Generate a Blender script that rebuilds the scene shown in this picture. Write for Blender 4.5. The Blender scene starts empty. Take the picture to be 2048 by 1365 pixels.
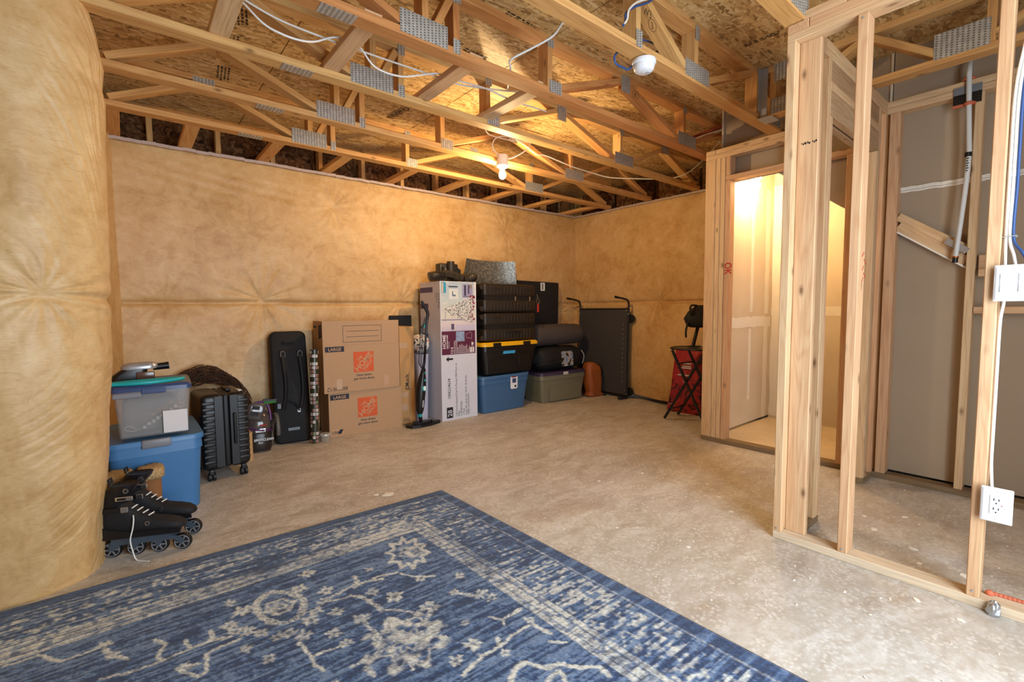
import bpy, bmesh, math, random
import numpy as np
from mathutils import Matrix, Vector
random.seed(7)
SC = bpy.context.scene
COL = SC.collection
PI = math.pi

# ------------------------------------------------------------------ camera
F_PX, YAW, PITCH, ROLL, CAM_H = 932.77, 0.69047, -0.06766, -0.00823, 1.16
def camera():
    c, s = math.cos, math.sin
    f = Vector((s(YAW)*c(PITCH), c(YAW)*c(PITCH), s(PITCH)))
    r = Vector((c(YAW), -s(YAW), 0)); u = r.cross(f)
    r2 = c(ROLL)*r + s(ROLL)*u; u2 = -s(ROLL)*r + c(ROLL)*u
    cd = bpy.data.cameras.new('camera'); cd.sensor_width = 36; cd.sensor_fit = 'HORIZONTAL'
    cd.lens = F_PX*36/2048; cd.clip_start = 0.05
    o = bpy.data.objects.new('camera', cd); COL.objects.link(o)
    m = Matrix((r2, u2, -f)).transposed().to_4x4(); m.translation = (0, 0, CAM_H)
    o.matrix_world = m; SC.camera = o
camera()
# ------------------------------------------------------------------ world, fill light, exposure
w = bpy.data.worlds.new('world'); SC.world = w; w.use_nodes = True
bg = w.node_tree.nodes['Background']; bg.inputs[0].default_value = (0.80, 0.90, 1.0, 1); bg.inputs[1].default_value = 1.0
SC.view_settings.view_transform = 'Standard'; SC.view_settings.look = 'None'
SC.view_settings.gamma = 1; SC.view_settings.use_curve_mapping = False
SC.view_settings.exposure = 0.0
def area(name, loc, rot, sx, sy, power, col):
    l = bpy.data.lights.new(name, 'AREA'); l.shape = 'RECTANGLE'; l.size = sx; l.size_y = sy
    l.energy = power; l.color = col
    o = bpy.data.objects.new(name, l); COL.objects.link(o); o.location = loc; o.rotation_euler = rot
    return o
# added area light for the cool frontal light, set in an assumed unseen window
area('daylight_fill', (1.20, -1.00, 1.20), (math.radians(90), 0, 0), 1.7, 2.1, 150, (0.76, 0.88, 1.0))
BULB_W, CLOSET_W = 1400.0, 800.0     # emission strengths of the two bare bulbs
WARM = (1.0, 0.69, 0.34)

# ------------------------------------------------------------------ mesh builder
def V3(p): return Vector(p)
class MB:
    def __init__(s): s.V = []; s.F = []; s.G = []; s.M = []; s.mi = 0
    def add(s, vs, fs, gs=None):
        n = len(s.V); s.V += [tuple(v) for v in vs]
        s.G += [tuple(g) for g in (gs if gs is not None else vs)]
        s.F += [tuple(i+n for i in f) for f in fs]; s.M += [s.mi]*len(fs)
        return s
    def obox(s, c, ex, ey, ez, L, W, T, ch=0.0):
        """oriented box: centre c, unit axes, full sizes; grain runs along ex"""
        c = V3(c); ex = V3(ex); ey = V3(ey); ez = V3(ez); h = (L/2, W/2, T/2); o = random.uniform(0, 50)
        ch = min(ch, 0.45*min(L, W, T))
        cs = [(a, b, d) for a in (-1, 1) for b in (-1, 1) for d in (-1, 1)]
        ix = {k: i for i, k in enumerate(cs)}
        if ch <= 0:
            vs = []; gs = []
            for a, b, d in cs:
                l = (a*h[0], b*h[1], d*h[2]); vs.append(c+ex*l[0]+ey*l[1]+ez*l[2]); gs.append((l[0]+o, l[1], l[2]))
            fs = []
            for ax in range(3):
                for sg in (-1, 1):
                    oth = [i for i in range(3) if i != ax]; q = []
                    for p1, p2 in ((-1, -1), (1, -1), (1, 1), (-1, 1)):
                        k = [0, 0, 0]; k[ax] = sg; k[oth[0]] = p1; k[oth[1]] = p2; q.append(ix[tuple(k)])
                    fs.append(q)
            return s.add(vs, fs, gs)
        vs = []; gs = []
        for k in cs:
            for ax in range(3):
                l = [k[i]*(h[i] if i == ax else h[i]-ch) for i in range(3)]
                vs.append(c+ex*l[0]+ey*l[1]+ez*l[2]); gs.append((l[0]+o, l[1], l[2]))
        fs = []
        for ax in range(3):
            oth = [i for i in range(3) if i != ax]
            for sg in (-1, 1):
                q = []
                for p1, p2 in ((-1, -1), (1, -1), (1, 1), (-1, 1)):
                    k = [0, 0, 0]; k[ax] = sg; k[oth[0]] = p1; k[oth[1]] = p2; q.append(ix[tuple(k)]*3+ax)
                fs.append(q)
            for p1 in (-1, 1):
                for p2 in (-1, 1):
                    k1 = [0, 0, 0]; k1[ax] = -1; k1[oth[0]] = p1; k1[oth[1]] = p2
                    k2 = list(k1); k2[ax] = 1
                    a, b = ix[tuple(k1)]*3, ix[tuple(k2)]*3
                    fs.append((a+oth[0], a+oth[1], b+oth[1], b+oth[0]))
        for k in cs: i = ix[k]*3; fs.append((i, i+1, i+2))
        return s.add(vs, fs, gs)
    def box(s, lo, hi, ch=0.0):
        lo = V3(lo); hi = V3(hi); d = hi-lo; c = (lo+hi)/2
        ax = [Vector((1, 0, 0)), Vector((0, 1, 0)), Vector((0, 0, 1))]
        o = sorted(range(3), key=lambda i: -d[i])
        return s.obox(c, ax[o[0]], ax[o[1]], ax[o[2]], d[o[0]], d[o[1]], d[o[2]], ch)
    def beam(s, p0, p1, W, T, side=(0, 1, 0), ch=0.0):
        """board from p0 to p1; W measured along side, T across both"""
        p0 = V3(p0); p1 = V3(p1); ex = (p1-p0).normalized(); sd = V3(side)
        sd = (sd-ex*sd.dot(ex)).normalized(); ez = ex.cross(sd)
        return s.obox((p0+p1)/2, ex, sd, ez, (p1-p0).length, W, T, ch)
    def tube(s, pts, r, n=8, cap=True):
        pts = [V3(p) for p in pts]; m = len(pts); rr = r if isinstance(r, (list, tuple)) else [r]*m
        vs = []; t0 = (pts[1]-pts[0]).normalized(); a = t0.orthogonal().normalized()
        for i, p in enumerate(pts):
            t = (pts[min(i+1, m-1)]-pts[max(i-1, 0)])
            t = t.normalized() if t.length > 1e-9 else t0
            a = a-t*a.dot(t); a = a.normalized() if a.length > 1e-6 else t.orthogonal().normalized(); b = t.cross(a)
            for k in range(n):
                q = 2*PI*k/n; vs.append(p+(a*math.cos(q)+b*math.sin(q))*rr[i])
        fs = [(i*n+k, i*n+(k+1) % n, (i+1)*n+(k+1) % n, (i+1)*n+k) for i in range(m-1) for k in range(n)]
        if cap: fs += [tuple(range(n-1, -1, -1)), tuple((m-1)*n+k for k in range(n))]
        return s.add(vs, fs)
    def lathe(s, prof, c=(0, 0, 0), n=20, ax=(0, 0, 1)):
        c = V3(c); ax = V3(ax).normalized(); a = ax.orthogonal().normalized(); b = ax.cross(a); vs = []
        for r, z in prof:
            for k in range(n):
                q = 2*PI*k/n; vs.append(c+ax*z+(a*math.cos(q)+b*math.sin(q))*max(r, 1e-5))
        m = len(prof)
        fs = [(i*n+k, i*n+(k+1) % n, (i+1)*n+(k+1) % n, (i+1)*n+k) for i in range(m-1) for k in range(n)]
        fs += [tuple(range(n-1, -1, -1)), tuple((m-1)*n+k for k in range(n))]
        return s.add(vs, fs)
    def ball(s, c, rx, ry=None, rz=None, nu=16, nv=10):
        ry = ry or rx; rz = rz or rx; c = V3(c); vs = [c+Vector((0, 0, -rz))]
        for j in range(1, nv):
            t = PI*j/nv-PI/2
            for i in range(nu):
                q = 2*PI*i/nu; vs.append(c+Vector((rx*math.cos(t)*math.cos(q), ry*math.cos(t)*math.sin(q), rz*math.sin(t))))
        vs.append(c+Vector((0, 0, rz))); L = len(vs)-1; fs = []
        for i in range(nu):
            fs.append((0, 1+(i+1) % nu, 1+i)); fs.append((L, L-nu+i, L-nu+(i+1) % nu))
            for j in range(nv-2):
                a = 1+j*nu
                fs.append((a+i, a+(i+1) % nu, a+nu+(i+1) % nu, a+nu+i))
        return s.add(vs, fs)
    def loft(s, secs, k=4, cap=True):
        """stack of rounded rectangles: (z, w, d, r, cx, cy)"""
        vs = []; n = 4*(k+1)
        for z, w_, d_, r, cx, cy in secs:
            r = min(r, w_/2-1e-4, d_/2-1e-4)
            for qi, (sx, sy) in enumerate(((1, 1), (-1, 1), (-1, -1), (1, -1))):
                for j in range(k+1):
                    t = PI/2*(qi+j/k)
                    vs.append((cx+sx*(w_/2-r)+r*math.cos(t), cy+sy*(d_/2-r)+r*math.sin(t), z))
        m = len(secs)
        fs = [(i*n+a, i*n+(a+1) % n, (i+1)*n+(a+1) % n, (i+1)*n+a) for i in range(m-1) for a in range(n)]
        if cap: fs += [tuple(range(n-1, -1, -1)), tuple((m-1)*n+a for a in range(n))]
        return s.add(vs, fs)
    def prism(s, poly, fr, d):
        """2D polygon placed by frame fr (origin, ex, ey), thickened by d along ex x ey"""
        o, ex, ey = (V3(q) for q in fr); nz = ex.cross(ey).normalized(); n = len(poly)
        vs = [o+ex*x+ey*y for x, y in poly]+[o+ex*x+ey*y+nz*d for x, y in poly]
        fs = [tuple(range(n-1, -1, -1)), tuple(range(n, 2*n))]+[(i, (i+1) % n, n+(i+1) % n, n+i) for i in range(n)]
        return s.add(vs, fs)
    def rbox(s, lo, hi, r, k=3):
        lo = V3(lo); hi = V3(hi); d = hi-lo; c = (lo+hi)/2; r = min(r, 0.49*min(d)); secs = []
        for j in range(k+1):
            t = PI/2*j/k; secs.append((lo.z+r-r*math.cos(t), d.x-2*r+2*r*math.sin(t), d.y-2*r+2*r*math.sin(t), max(r*math.sin(t), 1e-3), c.x, c.y))
        for j in range(k+1):
            t = PI/2*(1-j/k); secs.append((hi.z-r+r*math.cos(t), d.x-2*r+2*r*math.sin(t), d.y-2*r+2*r*math.sin(t), max(r*math.sin(t), 1e-3), c.x, c.y))
        return s.loft(secs, k)
    def build(s, name, m, parent=None, smooth=0, recalc=True):
        me = bpy.data.meshes.new(name); me.from_pydata(s.V, [], s.F)
        at = me.attributes.new('g', 'FLOAT_VECTOR', 'POINT'); at.data.foreach_set('vector', np.array(s.G, 'f').ravel())
        ms = m if isinstance(m, (list, tuple)) else [m]
        for q in ms: me.materials.append(q)
        if len(ms) > 1: me.polygons.foreach_set('material_index', s.M)
        if recalc:
            bm = bmesh.new(); bm.from_mesh(me); bmesh.ops.recalc_face_normals(bm, faces=bm.faces); bm.to_mesh(me); bm.free()
        if smooth:
            me.shade_smooth(); me.set_sharp_from_angle(angle=math.radians(smooth))
        return link(name, me, parent)
def link(name, me, parent=None):
    o = bpy.data.objects.new(name, me); COL.objects.link(o)
    if parent: o.parent = parent
    return o
def tag(o, label=None, cat=None, group=None, kind=None):
    for k, v in (('label', label), ('category', cat), ('group', group), ('kind', kind)):
        if v: o[k] = v
    return o
def empty(name, loc=(0, 0, 0), rz=0.0, label=None, cat=None, group=None, kind=None, rot=None):
    o = bpy.data.objects.new(name, None); COL.objects.link(o); o.location = loc; o.empty_display_size = 0.05
    o.rotation_euler = rot or (0, 0, math.radians(rz))
    return tag(o, label, cat, group, kind)
def spline(pts, n=8):
    pts = [V3(p) for p in pts]; P = [2*pts[0]-pts[1]]+pts+[2*pts[-1]-pts[-2]]; out = []
    for i in range(1, len(P)-2):
        for k in range(n):
            t = k/n; a, b, c, d = P[i-1:i+3]
            out.append(0.5*((2*b)+(c-a)*t+(2*a-5*b+4*c-d)*t*t+(3*b-a-3*c+d)*t**3))
    return out+[pts[-1]]
_txt = {}
def text(name, s, size, m, parent, o, ex=(1, 0, 0), ey=(0, 0, 1), sx=1.0, bold=0.0, align='LEFT', label=None):
    """flat print lying on a face: baseline starts at o, runs along ex, up is ey"""
    cu = bpy.data.curves.new(name, 'FONT'); cu.body = s; cu.size = size; cu.offset = bold*size; cu.align_x = align; cu.resolution_u = 3
    t = bpy.data.objects.new(name, cu); COL.objects.link(t)
    dg = bpy.context.evaluated_depsgraph_get()
    me = bpy.data.meshes.new_from_object(t.evaluated_get(dg)); bpy.data.objects.remove(t); bpy.data.curves.remove(cu)
    ex = V3(ex); ey = V3(ey); nz = ex.cross(ey)
    M = Matrix((ex*sx, ey, nz)).transposed().to_4x4(); M.translation = V3(o)
    me.transform(M); me.materials.clear(); me.materials.append(m)
    ob = link(name, me, parent)
    return ob
def plate(name, poly, o, ex, ey, m, parent, d=0.0008):
    """thin printed patch / sticker"""
    return MB().prism(poly, (o, ex, ey), d).build(name, m, parent)
def rect(w_, h_): return [(0, 0), (w_, 0), (w_, h_), (0, h_)]
def rrect(w_, h_, r, k=4):
    out = []
    for qi, (cx, cy) in enumerate(((w_-r, h_-r), (r, h_-r), (r, r), (w_-r, r))):
        for j in range(k+1):
            t = PI/2*(qi+j/k); out.append((cx+r*math.cos(t), cy+r*math.sin(t)))
    return out
def circ(r, n=16, cx=0, cy=0): return [(cx+r*math.cos(2*PI*i/n), cy+r*math.sin(2*PI*i/n)) for i in range(n)]

# ------------------------------------------------------------------ materials
def lin(c):
    if isinstance(c, str):
        c = [int(c[i:i+2], 16)/255 for i in (0, 2, 4)]
        c = [x/12.92 if x <= 0.04045 else ((x+0.055)/1.055)**2.4 for x in c]
    return (c[0], c[1], c[2], 1)
class NT:
    def __init__(s, name):
        s.m = bpy.data.materials.new(name); s.m.use_nodes = True; s.t = s.m.node_tree; s.b = s.t.nodes['Principled BSDF']
    def n(s, typ, props=None, **inp):
        nd = s.t.nodes.new(typ)
        for k, v in (props or {}).items(): setattr(nd, k, v)
        for k, v in inp.items():
            key = int(k[1:]) if k[0] == '_' and k[1:].isdigit() else k.replace('_', ' ')
            s.set(nd.inputs[key], v)
        return nd
    def set(s, sock, v):
        if hasattr(v, 'is_linked') or isinstance(v, bpy.types.NodeSocket): s.t.links.new(v, sock)
        else: sock.default_value = v
    def math(s, op, a, b=0.0, c=0.0, clamp=False):
        nd = s.t.nodes.new('ShaderNodeMath'); nd.operation = op; nd.use_clamp = clamp
        for i, v in enumerate((a, b, c)): s.set(nd.inputs[i], v)
        return nd.outputs[0]
    def mix(s, f, a, b, mode='MIX'):
        nd = s.t.nodes.new('ShaderNodeMix'); nd.data_type = 'RGBA'; nd.blend_type = mode
        s.set(nd.inputs[0], f)
        for i, v in ((6, a), (7, b)): s.set(nd.inputs[i], lin(v) if isinstance(v, (str, tuple)) else v)
        return nd.outputs[2]
    def ramp(s, f, stops, mode='LINEAR'):
        nd = s.t.nodes.new('ShaderNodeValToRGB'); r = nd.color_ramp; r.interpolation = mode
        while len(r.elements) < len(stops): r.elements.new(0.5)
        for e, (p, c) in zip(r.elements, stops): e.position = p; e.color = lin(c) if not isinstance(c, float) else (c, c, c, 1)
        s.set(nd.inputs[0], f); return nd.outputs[0]
    def noise(s, vec, scale, detail=3, rough=0.5, dist=0.0):
        nd = s.n('ShaderNodeTexNoise', Scale=scale, Detail=detail, Roughness=rough, Distortion=dist)
        if vec is not None: s.set(nd.inputs['Vector'], vec)
        return nd.outputs['Fac']
    def vor(s, vec, scale, out='Distance', rnd=1.0, feature='F1'):
        nd = s.n('ShaderNodeTexVoronoi', {'feature': feature}, Scale=scale, Randomness=rnd)
        if vec is not None: s.set(nd.inputs['Vector'], vec)
        return nd.outputs[out]
    def map(s, vec, scale=(1, 1, 1), rot=(0, 0, 0), loc=(0, 0, 0)):
        nd = s.n('ShaderNodeMapping', Scale=scale, Rotation=rot, Location=loc); s.set(nd.inputs['Vector'], vec); return nd.outputs[0]
    def obj(s): return s.n('ShaderNodeTexCoord').outputs['Object']
    def g(s): return s.n('ShaderNodeAttribute', {'attribute_name': 'g'}).outputs['Vector']
    def rnd(s): return s.n('ShaderNodeObjectInfo').outputs['Random']
    def sep(s, v): return s.n('ShaderNodeSeparateXYZ', Vector=v).outputs
    def bump(s, h, strength=0.3, dist=0.01):
        nd = s.n('ShaderNodeBump', Strength=strength, Distance=dist, Height=h); s.set(s.b.inputs['Normal'], nd.outputs[0])
    def out(s, col, rough=0.6, metal=0.0, spec=0.5):
        s.set(s.b.inputs['Base Color'], lin(col) if isinstance(col, (str, tuple)) else col)
        s.set(s.b.inputs['Roughness'], rough); s.set(s.b.inputs['Metallic'], metal); s.b.inputs['Specular IOR Level'].default_value = spec
        return s.m
def simple(name, col, rough=0.5, metal=0.0, var=0.12, vs=14.0, bump=0.0, bs=80.0, spec=0.5):
    t = NT(name); c = lin(col); n = t.noise(t.obj(), vs, 4)
    f = t.math('MULTIPLY_ADD', n, 2*var, 1-var)
    nd = t.n('ShaderNodeVectorMath', {'operation': 'SCALE'}); nd.inputs[0].default_value = c[:3]; t.set(nd.inputs['Scale'], f)
    if bump: t.bump(t.noise(t.obj(), bs, 3), bump, 0.004)
    return t.out(nd.outputs[0], rough, metal, spec)
def wood(name, pale, deep, red, knots=0.9, rough=0.62, tintvar=1.0):
    t = NT(name); rn = t.rnd(); v = t.g()
    off = t.n('ShaderNodeCombineXYZ', X=t.math('MULTIPLY', rn, 91.0), Y=rn, Z=t.math('MULTIPLY', rn, 3.0)).outputs[0]
    v = t.n('ShaderNodeVectorMath', {'operation': 'ADD'}, _0=v, _1=off).outputs[0]
    fine = t.noise(t.map(v, (4, 160, 160)), 1, 4, 0.6)
    wid = t.noise(t.map(v, (0.55, 9, 9)), 1.0, 3, 0.5, 0.5)
    ring = t.math('SINE', t.math('MULTIPLY', wid, 75.0)); ring = t.math('MULTIPLY_ADD', ring, 0.5, 0.5)
    ring = t.math('POWER', ring, 2.2)
    tint = t.noise(t.map(v, (0.7, 5, 5)), 1.0, 2)
    c = t.mix(t.math('MULTIPLY_ADD', tint, 1.6, -0.35, clamp=True), pale, deep)
    c = t.mix(t.math('MULTIPLY', t.math('FRACT', t.math('MULTIPLY', rn, 7.31)), tintvar*0.55), c, red)
    c = t.mix(t.math('MULTIPLY', ring, 0.26), c, red, 'MULTIPLY')
    c = t.mix(t.math('MULTIPLY', t.math('SUBTRACT', fine, 0.45, clamp=True), 0.9), c, '7a5030', 'MULTIPLY')
    kv = t.map(v, (7, 16, 16)); kd = t.vor(kv, 1.0); gate = t.math('GREATER_THAN', t.sep(t.vor(kv, 1.0, 'Color'))[0], 0.80)
    kn = t.math('MULTIPLY', t.ramp(kd, [(0.06, 1.0), (0.15, 0.40), (0.26, 0.0)]), gate)
    c = t.mix(t.math('MULTIPLY', kn, knots*0.85), c, '5a3318')
    t.bump(t.math('ADD', t.math('MULTIPLY', fine, 0.6), t.math('MULTIPLY', ring, 0.3)), 0.25, 0.002)
    return t.out(c, rough, 0, 0.35)
M = {}
M['stud'] = wood('stud_wood', 'e8cca0', 'dab588', 'ce9872')
M['truss'] = wood('truss_wood', 'e4bc7e', 'd29f5a', 'c2854a')
M['truss_red'] = wood('reddish_truss_wood', 'dca566', 'c88a4c', 'b87442')
M['header'] = wood('header_wood', 'c9a984', 'b8946a', 'a9825e', 0.6)
M['treated'] = wood('treated_sill', '9c8a6c', '7f6d50', '86684a', 0.4)
M['plate_dusty'] = wood('dusty_plate', 'ebdfcc', 'e2cfb2', 'd8bc98', 0.3)
def m_osb():
    t = NT('osb_strand_board'); p = t.obj()
    w1 = t.n('ShaderNodeVectorMath', {'operation': 'ADD'}, _0=p, _1=t.n('ShaderNodeVectorMath', {'operation': 'SCALE'}, _0=t.n('ShaderNodeTexNoise', Vector=p, Scale=5.0).outputs['Color'], Scale=0.06).outputs[0]).outputs[0]
    a = t.vor(t.map(w1, (11, 60, 1), (0, 0, 0.25)), 1, 'Color'); ad = t.vor(t.map(w1, (11, 60, 1), (0, 0, 0.25)), 1)
    b = t.vor(t.map(w1, (16, 48, 1), (0, 0, -0.5)), 1, 'Color'); d = t.vor(t.map(w1, (55, 9, 1), (0, 0, 0.3)), 1, 'Color')
    sel = t.noise(p, 22, 2); sel2 = t.noise(t.map(p, (1, 1, 1), (0, 0, 0), (5, 3, 1)), 16, 2)
    x = t.sep(t.mix(t.math('GREATER_THAN', sel, 0.5), a, b))[0]
    x = t.sep(t.mix(t.math('GREATER_THAN', sel2, 0.62), t.n('ShaderNodeCombineXYZ', X=x, Y=x, Z=x).outputs[0], d))[0]
    c = t.ramp(x, [(0.0, '8d6a3c'), (0.25, 'c39a5e'), (0.55, 'd8b478'), (0.8, 'e6c993'), (1.0, 'b98d52')])
    c = t.mix(t.ramp(t.noise(p, 70, 3, 0.7), [(0.62, 0.0), (0.72, 0.75)]), c, '55381c')
    t.bump(t.math('ADD', x, t.noise(p, 60, 2)), 0.3, 0.004)
    return t.out(c, 0.55, 0, 0.4)
M['osb'] = m_osb()
def m_floor():
    t = NT('concrete_floor'); p = t.obj()
    big = t.noise(p, 0.9, 5, 0.6, 0.8); mid = t.noise(t.map(p, (1, 2.2, 1), (0, 0, 0.5)), 3.2, 6, 0.65, 1.0); fi = t.noise(p, 26, 5, 0.7)
    c = t.ramp(t.math('MULTIPLY_ADD', mid, 0.6, t.math('MULTIPLY', big, 0.4)), [(0.36, 'a89e92'), (0.47, 'bdb6ac'), (0.54, 'cac5bd'), (0.66, 'd8d5d0')])
    c = t.mix(t.ramp(fi, [(0.38, 0.45), (0.56, 0.0)]), c, 'ae9f8a')
    fl = t.vor(t.n('ShaderNodeVectorMath', {'operation': 'ADD'}, _0=p, _1=t.n('ShaderNodeVectorMath', {'operation': 'SCALE'}, _0=t.n('ShaderNodeTexNoise', Vector=p, Scale=60.0).outputs['Color'], Scale=0.02).outputs[0]).outputs[0], 52, 'Distance'); flm = t.noise(p, 0.65, 2)
    spk = t.math('MULTIPLY', t.ramp(fl, [(0.28, 1.0), (0.50, 0.0)]), t.ramp(t.noise(p, 9, 4), [(0.38, 0.1), (0.56, 1.0)]))
    c = t.mix(t.math('MULTIPLY', spk, 0.5), c, 'e4e1da')
    st = t.ramp(t.noise(t.map(p, (1, 1.6, 1), (0, 0, 0), (3.1, 7.7, 0)), 1.6, 7, 0.72, 1.4), [(0.54, 0.0), (0.62, 0.75)])
    c = t.mix(t.math('MULTIPLY', st, 0.42), c, '9c8060')
    wh = t.ramp(t.vor(t.map(p, (1, 1.5, 1)), 3.4), [(0.035, 1.0), (0.055, 0.0)])
    c = t.mix(wh, c, 'efece6')
    t.bump(t.math('ADD', fi, t.math('MULTIPLY', spk, 0.4)), 0.12, 0.004)
    return t.out(c, t.math('MULTIPLY_ADD', mid, 0.3, 0.38), 0, 0.4)
M['floor'] = m_floor()
def m_insul(name, a, b, c3):
    t = NT(name); p = t.obj()
    n1 = t.noise(p, 2.2, 6, 0.62, 0.6); n2 = t.noise(p, 11, 5, 0.65, 0.8); n3 = t.noise(t.map(p, (1, 1, 6), (0.3, 0.5, 0.2)), 16, 4, 0.6, 1.5)
    c = t.ramp(t.math('MULTIPLY_ADD', n1, 0.55, t.math('MULTIPLY', n2, 0.45)), [(0.30, c3), (0.5, a), (0.70, b)])
    c = t.mix(t.ramp(n3, [(0.54, 0.0), (0.72, 0.5)]), c, c3)
    c = t.mix(t.ramp(t.noise(p, 42, 3), [(0.6, 0.0), (0.8, 0.35)]), c, b)
    t.bump(t.math('ADD', t.math('MULTIPLY', n2, 0.5), n3), 0.16, 0.01)
    return t.out(c, 0.46, 0, 0.45)
M['insul'] = m_insul('faced_insulation', 'cfa872', 'dfc090', 'b0844a')
def m_batt():
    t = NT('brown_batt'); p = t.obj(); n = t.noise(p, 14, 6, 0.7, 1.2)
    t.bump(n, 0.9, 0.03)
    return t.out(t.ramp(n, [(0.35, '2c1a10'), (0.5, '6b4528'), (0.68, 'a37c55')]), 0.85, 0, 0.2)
M['batt'] = m_batt()
M['facing'] = simple('wall_facing_edge', 'b8a49c', 0.4, var=0.2, vs=30)
M['dry_back'] = simple('drywall_back_paper', 'a8947c', 0.85, var=0.06, vs=3, bump=0.05)
def m_dry():
    t = NT('mudded_drywall'); p = t.obj(); n = t.noise(p, 3, 4)
    return t.out(t.mix(t.ramp(n, [(0.3, 0.0), (0.7, 1.0)]), 'd8c8b0', 'e0d2bc'), 0.8, 0, 0.3)
M['dry'] = m_dry()
M['mud'] = simple('joint_compound', 'f0e9dc', 0.75, var=0.05)
M['paint'] = simple('white_wall_paint', 'd9d4c8', 0.8, var=0.03)
def m_gusset():
    t = NT('galvanised_truss_plate'); s = t.sep(t.g())
    u = t.math('FRACT', t.math('MULTIPLY', s[0], 1/0.021)); q = t.math('FLOOR', t.math('MULTIPLY', s[0], 1/0.021))
    v = t.math('FRACT', t.math('ADD', t.math('MULTIPLY', s[1], 1/0.0125), t.math('MULTIPLY', q, 0.5)))
    slot = t.math('MULTIPLY', t.math('LESS_THAN', t.math('ABSOLUTE', t.math('SUBTRACT', u, 0.5)), 0.22), t.math('LESS_THAN', t.math('ABSOLUTE', t.math('SUBTRACT', v, 0.5)), 0.26))
    n = t.noise(t.obj(), 40, 3)
    c = t.mix(slot, t.ramp(n, [(0.3, 'a3a19b'), (0.7, 'c4c1b8')]), '6a6258')
    t.bump(slot, -0.8, 0.003)
    return t.out(c, 0.42, 0.35)
M['gusset'] = m_gusset()
M['steel'] = simple('galvanised_steel', 'b4b6b6', 0.38, 0.45, 0.12, 30)
M['cable_w'] = simple('white_cable', 'e6e4de', 0.45, var=0.04)
M['cable_b'] = simple('blue_cable', '2f4f86', 0.45, var=0.04)
M['pipe_w'] = simple('white_pipe', 'dcdcd8', 0.35, var=0.04)
M['pipe_r'] = simple('red_pipe', '8e2f28', 0.4, var=0.06)
M['plastic_w'] = simple('white_plastic', 'e9ebee', 0.3, var=0.02)
M['plastic_w2'] = simple('grey_white_plastic', 'c9ccd2', 0.3, var=0.02)
M['black'] = simple('black_plastic', '0e0e11', 0.38, var=0.15)
M['black_soft'] = simple('black_fabric', '0f0e11', 0.75, var=0.2, vs=30, bump=0.25, bs=300)
M['ink'] = simple('black_ink', '1b1a1e', 0.7, var=0.1)
M['ink_red'] = simple('red_marker', 'b02a20', 0.7, var=0.1)
M['foam'] = simple('orange_sealant', 'c9694a', 0.6, var=0.2)
# ------------------------------------------------------------------ the setting
ZT, ZTOP, ZO = 2.48, 2.775, 2.815        # truss underside, top chord underside, subfloor underside
def struct(o, label): return tag(o, label, None, None, 'structure')
struct(MB().box((-3.4, -2.7, -0.15), (5.6, 5.3, 0)).build('floor', M['floor']), 'dusty mottled concrete basement floor slab')
def vnoise(seed, shape, cells):
    r = np.random.RandomState(seed); g = r.rand(cells[0]+2, cells[1]+2)
    a = np.linspace(0, cells[0], shape[0]); b = np.linspace(0, cells[1], shape[1])
    i = a.astype(int); j = b.astype(int); fa = (a-i)[:, None]; fb = (b-j)[None, :]; fa = fa*fa*(3-2*fa); fb = fb*fb*(3-2*fb)
    return (g[np.ix_(i, j)]*(1-fa)*(1-fb)+g[np.ix_(i+1, j)]*fa*(1-fb)+g[np.ix_(i, j+1)]*(1-fa)*fb+g[np.ix_(i+1, j+1)]*fa*fb)
def fbm(seed, shape, cells, oct_=4):
    z = np.zeros(shape); a = 0.5
    for k in range(oct_): z += a*vnoise(seed+k, shape, (cells[0]*2**k, cells[1]*2**k)); a *= 0.5
    return z-0.47
def gridmesh(name, P, m, parent=None, smooth=True):
    nu, nv = P.shape[:2]; idx = np.arange(nu*nv).reshape(nu, nv)
    f = np.stack([idx[:-1, :-1], idx[1:, :-1], idx[1:, 1:], idx[:-1, 1:]], -1).reshape(-1, 4)
    me = bpy.data.meshes.new(name); me.vertices.add(nu*nv); me.vertices.foreach_set('co', P.reshape(-1).astype('f'))
    me.loops.add(f.size); me.loops.foreach_set('vertex_index', f.ravel().astype('i'))
    me.polygons.add(len(f)); me.polygons.foreach_set('loop_start', np.arange(0, f.size, 4, dtype='i'))
    me.update(calc_edges=True); me.materials.append(m)
    if smooth: me.shade_smooth()
    return me
def pins(a, z, pts):
    """dimples where the blanket is nailed, with creases radiating from them"""
    d = np.zeros_like(a)
    for k, (pa, pz, st) in enumerate(pts):
        r = np.hypot(a-pa, z-pz)+1e-6; th = np.arctan2(z-pz, a-pa)
        d -= st*0.045*np.exp(-r/0.07)
        cr = np.sin(9*th+3*np.sin(2*th+k)+k)*0.6+np.sin(17*th+k*2)*0.4
        d += st*0.013*cr*np.exp(-r/0.26)*np.minimum(1, r/0.07)
    return d
SEAM = 1.235
def blanket(a, z, seed, pts, ncell):
    """outward bulge of a faced insulation blanket over height z"""
    lo = np.clip(z/SEAM, 0, 1); hi = np.clip((z-SEAM)/(ZT-SEAM), 0, 1)
    b = np.where(z < SEAM, np.sin(PI*np.clip(lo, 0, 1))**0.6, np.sin(PI*hi)**0.55)*0.028
    b -= 0.038*np.exp(-((z-SEAM)/0.014)**2)+0.006*(z > SEAM)
    b += 0.024*fbm(seed, a.shape, ncell, 3)+0.006*fbm(seed+9, a.shape, (ncell[0]*6, ncell[1]*3), 3)
    return b+pins(a, z, pts)
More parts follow.
